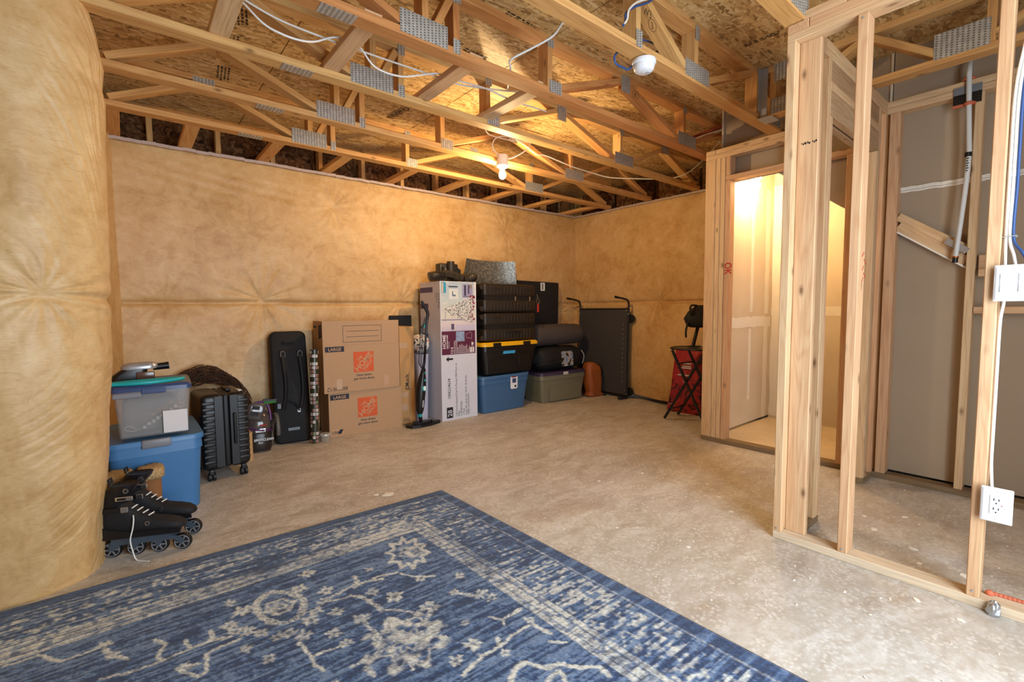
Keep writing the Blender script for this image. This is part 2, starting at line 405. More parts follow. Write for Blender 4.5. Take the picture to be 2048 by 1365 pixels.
def wall_back():
    x, z = np.meshgrid(np.linspace(-0.10, 5.16, 430), np.linspace(0.02, ZT, 200), indexing='ij')
    b = blanket(x, z, 3, [(0.95, 1.265, 1.1), (1.61, 2.17, 0.5), (3.77, 2.15, 0.6), (3.1, 1.27, 0.8), (2.3, 1.25, 0.6), (0.25, 1.25, 0.4), (4.7, 1.12, 1.0)], (7, 4))
    rip = 0.0025*np.sin(70*z+6*np.sin(1.3*x)+8*x)*np.exp(-((z-2.25)/0.12)**2)*(0.5+0.5*np.sin(2.1*x))
    y = 4.675-np.clip(b+rip, -0.045, 0.055)
    return np.stack([x, y, z], -1)
wb = link('wall_back', gridmesh('wall_back', wall_back(), M['insul'])); struct(wb, 'tan faced insulation blanket covering the long back wall')
MB().box((-0.4, 4.73, 0), (5.4, 4.95, ZT-0.002)).build('concrete_core', M['paint'], wb)
mb = MB(); rr = random.Random(2)
for i in range(60):
    x0, x1 = -0.1+i*5.2/60, -0.1+(i+1)*5.2/60
    mb.beam((x0, 4.635+rr.uniform(-.004, .004), ZT-0.014+rr.uniform(-.004, .004)), (x1, 4.635+rr.uniform(-.004, .004), ZT-0.014+rr.uniform(-.004, .004)), 0.012, 0.024)
mb.build('facing_edge', M['facing'], wb)
def wall_right():
    y, z = np.meshgrid(np.linspace(1.99, 4.70, 240), np.linspace(0.055, ZT, 190), indexing='ij')
    b = blanket(y, z, 21, [(4.52, 2.26, 0.5), (4.45, 1.10, 1.3), (3.3, 1.25, 0.7), (2.5, 1.24, 0.7)], (4, 4))
    lo = np.clip(1-z/SEAM, 0, 1); b = b+0.15*np.sin(PI/2*lo)**0.8*np.clip((3.75-y)/0.6, 0.08, 1)
    return np.stack([5.055-np.clip(b, -0.03, 0.23), y, z], -1)
wr = link('wall_right', gridmesh('wall_right', wall_right()[:, ::-1], M['insul'])); struct(wr, 'tan faced insulation blanket on the short wall behind the folding table')
MB().box((5.11, 1.99, 0), (5.34, 4.95, ZT-0.002)).build('concrete_core', M['paint'], wr)
mb = MB()
for i in range(30):
    y0, y1 = 2.0+i*2.62/30, 2.0+(i+1)*2.62/30
    mb.beam((5.035+rr.uniform(-.004, .004), y0, ZT-0.014+rr.uniform(-.004, .004)), (5.035+rr.uniform(-.004, .004), y1, ZT-0.014+rr.uniform(-.004, .004)), 0.012, 0.024, (1, 0, 0))
mb.build('facing_edge', M['facing'], wr)
def wall_left():
    base = spline([(-2.6, 2.67, 0), (-1.0, 2.655, 0), (-0.6, 2.64, 0), (-0.42, 2.632, 0), (-0.30, 2.645, 0), (-0.205, 2.70, 0), (-0.155, 2.78, 0), (-0.135, 2.88, 0), (-0.155, 3.02, 0), (-0.175, 3.25, 0), (-0.175, 3.9, 0), (-0.10, 4.35, 0), (-0.015, 4.70, 0)], 24)
    B = np.array([tuple(p) for p in base]); n = len(B); T = np.gradient(B, axis=0); T /= np.linalg.norm(T, axis=1)[:, None]
    N = np.stack([T[:, 1], -T[:, 0], 0*T[:, 0]], -1)       # points into the room
    s = np.concatenate([[0], np.cumsum(np.linalg.norm(np.diff(B, axis=0), axis=1))])
    zz = np.linspace(0.0, ZT+0.33, 440); S, Z = np.meshgrid(s, zz, indexing='ij')
    nz_z = [0, .23, .37, .51, .70, .94, 1.17, 1.45, 1.80, 2.10, 2.16, 2.25, 2.40, 2.56, 2.82]
    nz_x = [0, .012, .030, .044, .050, .078, .085, .093, .10, .108, .100, .110, .092, .062, .02]
    off = np.interp(Z, nz_z, nz_x); k = int(np.argmin(np.abs(B[:, 1]-2.88)+np.abs(B[:, 0]+0.135)))
    near = np.exp(-((S-s[k])/0.42)**2); faceA = np.clip((s[k]-S)/0.5, 0, 1)
    d = off*near+faceA*0.05*np.sin(PI*np.clip(Z/2.5, 0, 1))**0.7
    d -= 0.012*np.exp(-((Z-1.22)/0.02)**2)*(S < s[k]+0.3)
    vis = (S < s[k]+0.9)
    q1 = (Z*0.85-(S-s[k])*0.75)*150+16*vnoise(5, S.shape, (9, 10)); q2 = ((S-s[k])*1.0+0.30*Z)*170+18*vnoise(6, S.shape, (8, 9))
    ms = lambda sd, c_: np.clip((vnoise(sd, S.shape, c_)-0.38)*2.6, 0, 1)
    wr_ = (0.0065*np.abs(np.sin(q1*0.5))**0.5+0.0018*np.sin(q1*1.9))*np.exp(-((Z-0.35)/0.50)**2)*ms(7, (10, 12))
    wr_ += (0.0055*np.abs(np.sin(q2*0.5))**0.5+0.0015*np.sin(q2*1.7))*np.exp(-((Z-1.95)/0.60)**2)*np.clip(1-np.abs(S-s[k]+0.15)/0.7, 0, 1)*ms(8, (9, 8))
    d += (wr_*1.0+0.022*fbm(40, S.shape, (9, 5), 3)*(1-0.6*near)+0.004*fbm(50, S.shape, (50, 24), 3))*vis
    d += pins(S, Z, [(s[k]-0.28, 1.24, 0.6)])
    P = np.stack([B[:, 0][:, None]+N[:, 0][:, None]*d, B[:, 1][:, None]+N[:, 1][:, None]*d, Z], -1)
    return P
wl = link('wall_left', gridmesh('wall_left', wall_left()[::-1], M['insul'])); struct(wl, 'bulging tan insulation blanket wrapped around the foundation corner at left')
MB().box((-0.5, 2.95, 0), (-0.22, 4.9, 2.44)).box((-2.6, 2.72, 0), (-0.5, 2.95, 2.44)).build('concrete_core', M['paint'], wl)
# walls behind and beside the camera (out of view) with an assumed window added for the frontal light
WX0, WX1, WZ0, WZ1 = 0.35, 2.05, 0.12, 2.30
mb = MB().box((-3.3, -0.96, 0), (WX0, -0.86, ZO)).box((WX1, -0.96, 0), (5.4, -0.86, ZO)).box((WX0, -0.96, 0), (WX1, -0.86, WZ0)).box((WX0, -0.96, WZ1), (WX1, -0.86, ZO))
struct(mb.build('wall_rear', M['insul']), 'insulated wall behind the camera')
wn = empty('added_window_1', (0, 0, 0), label='assumed wide window behind the camera, added to let in light', kind='structure')
for lo, hi in (((WX0, -0.95, WZ0), (WX1, -0.85, WZ0+.05)), ((WX0, -0.95, WZ1-.05), (WX1, -0.85, WZ1)), ((WX0, -0.95, WZ0), (WX0+.05, -0.85, WZ1)), ((WX1-.05, -0.95, WZ0), (WX1, -0.85, WZ1)), ((1.175, -0.95, WZ0), (1.225, -0.85, WZ1))):
    MB().box(lo, hi, 0.004).build('added_window_frame', M['plastic_w'], wn)
struct(MB().box((-3.4, -2.6, 0), (-3.3, 2.8, ZO)).build('wall_side', M['insul']), 'insulated wall beside the camera')
struct(MB().box((5.30, -2.6, 0), (5.40, 1.99, ZO)).build('wall_stair', M['insul']), 'insulated wall beyond the stairs')

# ceiling: strand-board subfloor sheets with open joints
ce = empty('ceiling', label='strand board subfloor seen between the floor trusses', kind='structure')
XJ = [-3.4, -2.86, -1.622, -0.384, 0.854, 2.092, 3.330, 4.568, 5.5]; YJ = [-2.7, -0.56, 1.88, 4.32, 5.3]
for i in range(len(XJ)-1):
    for j in range(len(YJ)-1):
        yo = 0 if i % 2 == 0 else (0.0 if j in (0, 3) else 0.0)
        MB().box((XJ[i]+0.003, YJ[j]+0.0015, ZO), (XJ[i+1]-0.003, YJ[j+1]-0.0015, ZO+0.018)).build('osb_panel', M['osb'], ce)
M['joint'] = simple('green_board_edge', '2c3a34', 0.8)
MB().box((-3.4, -2.7, ZO+0.014), (5.5, 5.3, ZO+0.03)).build('joint_light_block', M['joint'], ce)  # added sheet over the boards, keeps world light out of the open joints
OSBM = simple('osb_print_ink', '3a2a1c', 0.8)
kids = [o for o in ce.children]
def panel_at(x, y):
    for o in kids:
        v = [q.co for q in o.data.vertices]
        if min(q.x for q in v) <= x <= max(q.x for q in v) and min(q.y for q in v) <= y <= max(q.y for q in v) and o.name.startswith('osb'): return o
def osb_print(s, size, x, y, dirv, bold=0.0):
    ex = Vector(dirv).normalized(); ey = Vector((0, 0, -1)).cross(ex)
    text('stencil_print', s, size, OSBM, panel_at(x, y), (x, y, ZO-0.001), ex, ey, 1.0, bold)
osb_print('TOLKO', 0.085, 1.86, 3.86, (0.12, -1, 0), 0.012)
def osb_lines(x, y, dirv, rows, w_, h_=0.011):
    ex = Vector(dirv).normalized(); ey = Vector((0, 0, -1)).cross(ex); mb = MB(); r = random.Random(int(x*100))
    for k in range(rows):
        a = 0.0
        while a < w_:
            l = r.uniform(0.008, 0.035); o = Vector((x, y, ZO-0.001))+ex*a-ey*(k*h_*1.9)
            mb.prism(rect(l, h_), (o, ex, ey), 0.0004); a += l+r.uniform(0.006, 0.014)
    mb.build('stencil_print', OSBM, panel_at(x, y))
for a in ((1.80, 3.80, (0.12, -1, 0), 3, 0.20), (0.58, 2.95, (0.2, 1, 0), 4, 0.20), (0.60, 3.3, (0.1, 1, 0), 4, 0.2), (0.62, 3.75, (0.1, 1, 0), 4, 0.2), (1.72, 2.10, (1, 0.05, 0), 4, 0.2), (1.74, 2.55, (1, 0.05, 0), 4, 0.18), (3.10, 1.42, (0.05, -1, 0), 2, 0.2), (2.6, 3.05, (1, 0.1, 0), 3, 0.2)):
    osb_lines(*a)

# ------------------------------------------------------------------ framed walls
TW, TT = 0.089, 0.038
def stick(parent, name, lo, hi, m='stud', ch=0.003): return MB().box(lo, hi, ch).build(name, M[m], parent)
wp = empty('wall_partition', (2.465, 0, 0), label='open stud wall with the switch and outlet at right', kind='structure')
def wpx(name, lo, hi, m='stud'): o = stick(wp, name, Vector(lo)-Vector((2.465, 0, 0)), Vector(hi)-Vector((2.465, 0, 0)), m); return o
X2, X2b = 2.465, 2.554
wpx('bottom_plate', (X2, -0.84, 0), (X2b, 0.930, TT), 'plate_dusty')
wpx('stud', (X2, 0.892, TT), (X2b, 0.930, 2.40)); wpx('stud', (X2b-TT, 0.803, TT), (X2b, 0.891, 2.40))
for y0 in (0.615, 0.188, -0.235, -0.645): wpx('stud', (X2, y0, TT), (X2b, y0+TT, 2.40))
wpx('top_plate', (X2, -0.84, 2.40), (X2b, 0.930, 2.439)); wpx('top_plate', (X2, -0.84, 2.439), (X2b, 0.839, 2.477)); wpx('top_plate', (X2, 0.841, 2.439), (X2b, 0.930, 2.477))
wpx('shim_block', (X2, 0.70, 2.477), (X2b-.04, 0.866, 2.515))
wd = empty('wall_doorway', (X2b, 0.84, 0), label='short framed doorway wall joining the two stud walls', kind='structure')
def wdx(name, lo, hi, m='stud'): d = Vector((X2b, 0.84, 0)); return stick(wd, name, Vector(lo)-d, Vector(hi)-d, m)
wdx('bottom_plate', (X2b, 0.84, 0), (2.832, 0.929, TT), 'treated'); wdx('bottom_plate', (3.652, 0.84, 0), (3.868, 0.929, TT), 'treated')
for x0, z1 in ((2.556, 2.40), (2.755, 2.40)): wdx('stud', (x0, 0.84, TT), (x0+TT, 0.929, z1))
wdx('jack_stud', (2.794, 0.84, TT), (2.832, 0.929, 2.13))
wdx('jack_stud', (3.652, 0.84, TT), (3.690, 0.929, 2.13)); wdx('stud', (3.691, 0.84, TT), (3.729, 0.929, 2.40)); wdx('stud', (3.829, 0.84, TT), (3.867, 0.929, 2.40))
wdx('header', (2.794, 0.84, 2.131), (3.690, 0.878, 2.255), 'header'); wdx('header', (2.794, 0.891, 2.131), (3.690, 0.929, 2.255), 'header')
wdx('header_cap', (2.794, 0.84, 2.256), (3.690, 0.929, 2.294)); wdx('filler_board', (2.794, 0.845, 2.300), (3.690, 0.883, 2.398), 'header')
wdx('top_plate', (X2b+.001, 0.84, 2.40), (3.869, 0.929, 2.439)); wdx('top_plate', (X2b+.001, 0.841, 2.439), (3.869, 0.929, 2.477))
X1, X1b = 3.87, 3.959
wc = empty('wall_closet', (X1, 1.5, 0), label='framed wall with the lit closet opening', kind='structure')
D1 = Vector((X1, 1.5, 0))
def wcx(name, lo, hi, m='stud'): return stick(wc, name, Vector(lo)-D1, Vector(hi)-D1, m)
wcx('bottom_plate', (X1, 0.02, 0), (X1b, 2.072, TT), 'treated'); wcx('bottom_plate', (X1, -0.84, 0), (X1b, 0.018, TT), 'treated')
wcx('stud', (X1, 1.985, TT), (X1+TT, 2.072, 2.40)); wcx('stud', (X1, 1.944, TT), (X1b, 1.982, 2.40)); wcx('stud', (X1, 1.903, TT), (X1b, 1.941, 2.40))
wcx('jack_stud', (X1, 1.861, TT), (X1b, 1.899, 2.205)); wcx('jack_stud', (X1, 1.019, TT), (X1b, 1.057, 2.205)); wcx('stud', (X1, 0.978, TT), (X1b, 1.016, 2.40))
wcx('stud', (X1+.051, 0.842, TT), (X1b, 0.930, 2.40)); wcx('stud', (X1, 0.774, TT), (X1b, 0.829, 2.40)); wcx('stud', (X1, 0.397, TT), (X1b, 0.435, 2.40)); wcx('stud', (X1, -0.02, TT), (X1b, 0.018, 2.40))
wcx('header', (X1, 1.019, 2.206), (X1b, 1.900, 2.244)); wcx('cripple_stud', (X1, 1.861, 2.245), (X1b, 1.899, 2.40)); wcx('cripple_stud', (X1, 1.42, 2.245), (X1b, 1.458, 2.40))
wcx('top_plate', (X1, -0.84, 2.40), (X1b, 2.072, 2.439)); wcx('top_plate', (X1, -0.84, 2.440), (X1b, 1.99, 2.478)); wcx('top_plate', (X1, 1.992, 2.440), (X1b, 2.072, 2.478))
wcx('blocking', (X1, 0.02, 1.113), (X1+TT, 0.394, 1.153)); wcx('blocking', (X1, 0.30, 1.330), (X1+TT, 0.382, 1.374)); wcx('blocking', (X1+.05, 0.30, 1.376), (X1b, 0.388, 1.46))
# drywall behind the studs (unpainted back paper) and its taped joint
def wbox(name, lo, hi, m): return MB().box(Vector(lo)-D1, Vector(hi)-D1).build(name, M[m], wc)
wbox('drywall_panel', (X1b+.002, -0.84, 0.05), (X1b+.015, 0.835, 1.905), 'dry_back'); wbox('drywall_panel', (X1b+.002, -0.84, 1.925), (X1b+.015, 0.835, ZO), 'dry_back')
r = random.Random(4); pts = [(-0.3+1.13*i/40, r.uniform(-.003, .003)) for i in range(41)]
mb = MB()
for k, (dz, h_) in enumerate(((0.905, .012), (0.918, .010), (0.928, .009))):
    for i in range(40):
        a, b = pts[i], pts[i+1]
        mb.beam((X1b+.001-.003*k, a[0], 1.0+dz+a[1]), (X1b+.001-.003*k, b[0]+.001, 1.0+dz+b[1]), 0.004, h_, (1, 0, 0))
for i in range(len(mb.V)): mb.V[i] = tuple(Vector(mb.V[i])-D1)
mb.build('joint_tape', M['mud'], wc)
MB().prism([(0.84, 1.66), (1.015, 1.80), (1.535, 2.205), (1.9715, 2.205), (1.9715, ZO), (0.84, ZO)], (Vector((X1b+.015, 0, 0))-D1, (0, 1, 0), (0, 0, 1)), 0.013).build('drywall_panel', M['dry_back'], wc)
for (y0, z0), (y1, z1), wd_ in (((0.772, 1.743), (0.437, 1.497), 0.05), ((0.772, 1.680), (0.437, 1.425), 0.062)):
    MB().beam(Vector((X1+.055, y0, z0))-D1, Vector((X1+.055, y1, z1))-D1, 0.038, wd_, (1, 0, 0), 0.003).build('stair_cleat', M['stud'], wc)
MB().beam(Vector((X1+.035, 0.772, 1.642))-D1, Vector((X1+.035, 0.437, 1.387))-D1, 0.006, 0.01, (1, 0, 0)).build('mud_bead', M['mud'], wc)
text('marker_note', 'OK', 0.085, M['ink_red'], wc, Vector((X1-.0006, 1.892, 1.535))-D1, (0, 0, -1), (0, -1, 0), 0.8, 0.02)
# nails and stamps
def nail(parent, c, ax, r_=0.0045): MB().lathe([(0, 0), (r_, 0), (r_, 0.0015), (0, 0.002)], c, 8, ax).build('nail_head', M['steel'], parent)
for y, z in ((0.911, 0.055), (0.634, 0.055), (0.634, 2.38), (0.207, 0.062)): nail(wp, (-.001, y, z), (-1, 0, 0))
mb = MB()
for k in range(9): mb.prism(rect(0.003+0.002*(k % 3), 0.008), (Vector((X2b-TT-.0006, 0.872-.006*k-(.01 if k > 5 else 0), 1.93-0.004*(k % 2)))-Vector((X2, 0, 0)), (0, -1, 0), (0, 0, 1)), 0.0004)
mb.build('grade_stamp', M['ink'], wp)
mb = MB()
for k, (y, z, w_) in enumerate(((0.60, 1.40, .03), (0.59, 1.37, .035), (0.60, 1.34, .02), (0.575, 1.31, .03), (0.6, 1.29, .02))):
    mb.beam((2.60-X2, 0.6148, z), (2.60-X2+w_*(1 if k % 2 else -1), 0.6148, z-0.02), 0.0006, 0.006, (0, 1, 0))
for i in range(len(mb.V)): mb.V[i] = (mb.V[i][0]-0.06, mb.V[i][1], mb.V[i][2])
mb.build('marker_note', M['ink_red'], wp)

# closet behind the opening
struct(MB().box((X1b, 0.85, 0), (5.05, 1.985, 0.036)).build('floor_closet', simple('plaster_dusty_floor', 'd9c6a8', 0.7, var=0.12, vs=9)), 'plaster dusted closet floor')
cl = empty('wall_closet_side', (X1b, 1.972, 0), label='mudded drywall side wall inside the lit closet', kind='structure')
MB().box((0, 0, 0.06), (1.075, 0.012, ZO)).build('drywall_panel', M['dry'], cl)
r = random.Random(9)
def mudstrip(parent, o, ex, ey, w_, h_, name='mud_strip', m='mud'):
    n = 14; L = [(-w_/2*(0.75+0.3*r.random()), h_*i/n) for i in range(n+1)]; R = [(w_/2*(0.75+0.3*r.random()), h_*i/n) for i in range(n, -1, -1)]
    MB().prism(L+R, (o, ex, ey), 0.0012).build(name, M[m], parent)
for x, z0, h_, w_ in ((0.20, 1.12, 1.0, .05), (0.20, 0.32, 0.62, .05), (0.62, 1.12, 1.05, .06), (0.60, 0.28, 0.68, .05), (0.95, 0.06, 1.0, .10), (0.95, 1.1, 1.2, .10)):
    mudstrip(cl, (x, 0, z0), (1, 0, 0), (0, 0, 1), w_, h_)
mudstrip(cl, (0.03, -.0005, 1.02), (0, 0, -1), (1, 0, 0), 0.11, 1.02)
MB().box((0.0, -0.004, 0.05), (0.012, 0.012, 2.3)).build('corner_bead', M['plastic_w'], cl)
struct(MB().box((5.03, 0.84, 0.03), (5.045, 1.972, ZO)).build('wall_closet_back', M['dry']), 'drywall back wall inside the lit closet')
cb = bpy.data.objects['wall_closet_back']
mudstrip(cb, (5.0295, 1.972, 1.12), (0, 0, -1), (0, -1, 0), 0.10, 1.1); mudstrip(cb, (5.0275, 1.90, 0.06), (0, -1, 0), (0, 0, 1), 0.16, 2.3)
struct(MB().prism([(0.84, 1.69), (0.955, 1.755), (1.972, 2.55), (1.972, 2.562), (0.955, 1.767), (0.84, 1.70)], ((X1b+.028, 0, 0), (0, 1, 0), (0, 0, 1)), 1.07).build('ceiling_closet', M['dry']), 'sloping drywall ceiling under the stairs in the closet')
struct(MB().box((X1b, 0.84, 0.03), (5.03, 0.853, ZO)).build('wall_closet_end', M['dry']), 'drywall end wall inside the closet')

# ------------------------------------------------------------------ floor trusses
def gplate(t, c, ex, ey, w_, h_, nrm):
    """pressed steel nail plate: grain coords drive its teeth"""
    c = V3(c); ex = V3(ex).normalized(); ey = V3(ey).normalized()
    mb = MB().obox(c, ex, ey, ex.cross(ey), w_, h_, 0.0018); o = mb.build('nail_plate', M['gusset'], t); return o
def truss(label, yb, x0, x1, verts, diags, plates, group='floor trusses', wm='truss'):
    """open web truss along X; yb = far face; verts: front x of uprights; diags: (xa, za, xb, zb)"""
    t = empty('floor_truss', (x0, yb-TW, ZT), label=label, cat='truss', group=group); D = Vector((x0, yb-TW, ZT)); yc = TW/2
    MB().box((0, 0, 0), (x1-x0, TW, TT), 0.003).build('bottom_chord', M[wm], t)
    MB().box((0, 0, ZTOP-ZT), (x1-x0, TW, ZO-ZT), 0.003).build('top_chord', M[wm], t)
    for x in verts: MB().box((x-x0, 0.001, TT), (x-x0+TT, TW-.001, ZTOP-ZT), 0.002).build('web', M[wm], t)
    for xa, za, xb, zb in diags: MB().beam((xa-x0, yc, za-ZT), (xb-x0, yc, zb-ZT), TW-.004, TT, (0, 1, 0), 0.002).build('web', M[wm], t)
    for xa, xb, za, zb in plates:
        gplate(t, ((xa+xb)/2-x0, -.0012, (za+zb)/2-ZT), (1, 0, 0), (0, 0, 1), xb-xa, zb-za, None)
    return t
V_ = [1.195, 1.375, 2.050, 3.582]
DG = [(-.02, 2.535, .48, 2.765), (.53, 2.765, 1.12, 2.53), (1.245, 2.53, 1.365, 2.76), (2.13, 2.53, 2.78, 2.765), (2.84, 2.765, 3.53, 2.53), (3.72, 2.53, 4.28, 2.765), (4.34, 2.765, 4.92, 2.53)]
PL = [(1.073, 1.338, 2.490, 2.600), (3.505, 3.775, 2.492, 2.590), (2.060, 2.165, 2.488, 2.560), (1.372, 1.415, 2.488, 2.560), (.44, .57, 2.735, 2.80), (2.765, 2.865, 2.69, 2.805), (4.25, 4.37, 2.73, 2.80), (2.045, 2.10, 2.75, 2.80), (3.575, 3.63, 2.75, 2.80), (1.372, 1.42, 2.74, 2.80)]
YT = {'Tn': 0.947, 'Tm': 1.576, 'T0': 2.205, 'T1': 2.836, 'T2': 3.461, 'T3': 4.077}
splice = [(0.71, 0.87)]
LAB = {'T3': 'open web wooden floor truss nearest the back insulated wall', 'T2': 'open web wooden floor truss that the lit bulb is mounted on', 'T1': 'open web wooden floor truss just in front of the lit bulb', 'T0': 'reddish open web floor truss between the bulb and the smoke detector'}
TR = {}
for k in ('T3', 'T2', 'T1', 'T0'):
    x0 = -0.06 if k in ('T3', 'T2') else (-0.12 if k == 'T1' else -3.3)
    xl = 5.02
    if k == 'T1': x0 = -0.13
    TR[k] = truss(LAB[k], YT[k], x0, xl, V_+([-.9, -2.1] if k == 'T0' else []), DG, PL, wm='truss_red' if k == 'T0' else 'truss')
    for a, b in splice:      # splice plate under the chord
        gplate(TR[k], ((a+b)/2-x0, TW/2, -.0012), (1, 0, 0), (0, 1, 0), b-a, 0.075, None)
TR['Tm'] = truss('open web floor truss carrying the white smoke detector', YT['Tm'], -3.3, 3.96, [-.9, 0.6, 1.2, 2.062, 2.630, 3.46], [(1.30, 2.53, 2.03, 2.76), (2.14, 2.765, 2.56, 2.53), (2.78, 2.53, 3.36, 2.755), (0.7, 2.76, 1.15, 2.53), (3.54, 2.76, 3.92, 2.53)], [(2.528, 2.792, 2.494, 2.585), (2.06, 2.112, 2.49, 2.575), (2.628, 2.675, 2.72, 2.80), (3.66, 3.86, 2.50, 2.62)])
TR['Tn'] = truss('floor truss whose end rests on the corner of the stud wall', YT['Tn'], -3.3, 2.545, [-.9, 0.6, 1.2, 1.9], [(1.95, 2.76, 2.45, 2.53), (1.3, 2.53, 1.85, 2.76)], [(2.30, 2.50, 2.49, 2.60)])
MI = simple('marker_ink', '231a14', 0.8)
def sketch(t, name, pts, r_=0.0022): MB().tube(pts, r_, 5).build(name, MI, t)
# carpenter's pencil marks on the webs
Dm = Vector((-3.3, YT['Tm']-TW, ZT))
text('marker_note', 'W3', 0.055, MI, TR['Tm'], Vector((2.115, 1.486, 2.665))-Dm, (1, 0, 0), (0, 0, 1), 0.9, 0.0)
text('marker_note', '3', 0.05, MI, TR['Tm'], Vector((2.185, 1.486, 2.618))-Dm, (1, 0, 0), (0, 0, 1), 0.9, 0.0)
sketch(TR['Tm'], 'marker_note', [Vector((2.198+.036*math.cos(a), 1.4865, 2.637+.030*math.sin(a)))-Dm for a in np.linspace(0, 2*PI, 20)], 0.0012)
D0 = Vector((-3.3, YT['T0']-TW, ZT))
text('marker_note', '6', 0.05, MI, TR['T0'], Vector((2.915, 2.115, 2.690))-D0, (1, 0, 0), (0, 0, 1), 0.9, 0.0)
sketch(TR['T0'], 'marker_note', [Vector((2.928+.040*math.cos(a), 2.1155, 2.707+.026*math.sin(a)))-D0 for a in np.linspace(0, 2*PI, 20)], 0.0012)
# header truss along Y hung in a steel strap
ht = empty('header_truss', (3.50, 1.485, ZT), label='header truss hung across the stair opening in a steel hanger', cat='truss')
MB().box((0, -2.33, 0), (TW, 0, TT), 0.003).build('bottom_chord', M['truss'], ht); MB().box((0, -2.33, ZTOP-ZT), (TW, 0, ZO-ZT), 0.003).build('top_chord', M['truss'], ht)
for y in (-.10, -1.155, -1.75): MB().box((0.001, y, TT), (TW-.001, y+TT, ZTOP-ZT), 0.002).build('web', M['truss'], ht)
for a, b in (((-.62, .285), (-.93, .06)), ((-1.12, .06), (-1.55, .285)), ((-.14, .06), (-.58, .285))):
    MB().beam((TW/2, a[0], a[1]), (TW/2, b[0], b[1]), TW-.004, TT, (1, 0, 0), 0.002).build('web', M['truss'], ht)
gplate(ht, (-.0012, -1.025, .095), (0, -1, 0), (0, 0, 1), 0.22, 0.135, None); gplate(ht, (-.0012, -.17, .28), (0, -1, 0), (0, 0, 1), 0.16, 0.12, None); gplate(ht, (-.0012, -.12, .06), (0, -1, 0), (0, 0, 1), 0.10, 0.10, None)
jh = empty('joist_hanger', (3.46, 1.485, 2.466), label='galvanised steel joist hanger holding the header truss', cat='hanger')
MB().box((0, -.095, 0), (.13, -.002, .004)).build('seat', M['steel'], jh)
MB().box((.034, -.050, .004), (.0375, -.002, .345)).build('strap', M['steel'], jh); MB().box((-.004, -.0045, .06), (.034, -.0015, .349)).build('flange', M['steel'], jh)
plate('sticker', rect(.03, .045), (.0335, -.045, .03), (0, 1, 0), (0, 0, 1), M['plastic_w'], jh)
# flat bracing boards
BL = [(0.378, 'wide pale bracing board, leftmost of the four between two trusses'), (0.918, 'pale bracing board that the sagging white cables pass behind'), (1.507, 'bracing board third from the left between two trusses'), (2.010, 'bracing board nearest above the lit bulb between two trusses')]
for x, lb in BL: tag(MB().box((x, YT['T0']-.045, ZT+TT), (x+TW, YT['T1']-.002, ZT+2*TT), 0.003).build('bracing_board', M['stud']), lb, 'board', 'bracing boards across the trusses')
KX = [(-.055, 'leftmost'), (.390, 'second from left'), (.955, 'third from left'), (1.50, 'fourth from left'), (2.14, 'fifth from left'), (2.76, 'fourth from right'), (3.42, 'third from right'), (4.10, 'second from right'), (4.78, 'rightmost')]
for x, lb in KX: tag(MB().box((x, YT['T3']+.001, ZT), (x+TW, 4.78, ZT+TT), 0.003).build('rim_block', M['truss']), f'{lb} of the short boards running from the last truss to the back wall', 'board', 'short boards on top of the back wall')
# rim framing with brown batts on top of the foundation
rt = empty('rim_truss', (-0.2, 4.80, ZT), label='ladder of rim framing above the back wall', cat='truss')
MB().box((0, 0, ZTOP-ZT), (5.5, .089, ZO-ZT), 0.003).build('top_chord', M['truss'], rt); MB().box((0, 0, 0), (5.5, .089, TT), 0.003).build('bottom_chord', M['truss'], rt)
RX = [0.02, 0.40, 0.87, 1.30, 1.73, 2.16, 2.60, 3.04, 3.47, 3.90, 4.33, 4.77, 5.2]
for x in RX: MB().box((x, .001, TT), (x+TT, .088, ZTOP-ZT), 0.002).build('web', M['truss'], rt)
def batt(w_, h_, seed, flip=False):
    n, m_ = 22, 16; u = np.linspace(0, 1, n); v = np.linspace(0, 1, m_); U, Vv = np.meshgrid(u, v, indexing='ij')
    d = 0.004+0.05*np.sin(PI*U)**0.5*np.sin(PI*Vv)**0.5+0.10*fbm(seed, U.shape, (3, 2), 4)*np.sin(PI*U)**0.4
    return np.stack([U*w_, -np.maximum(d, 0.004), Vv*h_], -1)
tag(MB().box((-0.3, 5.0, ZT-.01), (5.4, 5.04, ZO)).build('rim_board', M['osb']), 'rim board behind the batts above the back wall', 'board')
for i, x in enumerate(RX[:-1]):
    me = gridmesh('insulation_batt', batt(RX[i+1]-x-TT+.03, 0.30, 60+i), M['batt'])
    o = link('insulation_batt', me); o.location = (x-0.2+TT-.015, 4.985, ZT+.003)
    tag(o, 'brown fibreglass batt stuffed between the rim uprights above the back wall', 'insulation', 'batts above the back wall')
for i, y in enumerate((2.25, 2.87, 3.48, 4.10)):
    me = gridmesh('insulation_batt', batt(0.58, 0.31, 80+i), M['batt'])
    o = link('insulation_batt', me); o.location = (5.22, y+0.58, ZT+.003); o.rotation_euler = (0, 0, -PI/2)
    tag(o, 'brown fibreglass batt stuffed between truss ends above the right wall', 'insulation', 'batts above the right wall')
tag(MB().box((5.32, 1.99, ZT), (5.36, 4.995, ZO)).build('rim_board', M['osb']), 'rim board behind the batts above the right wall', 'board')
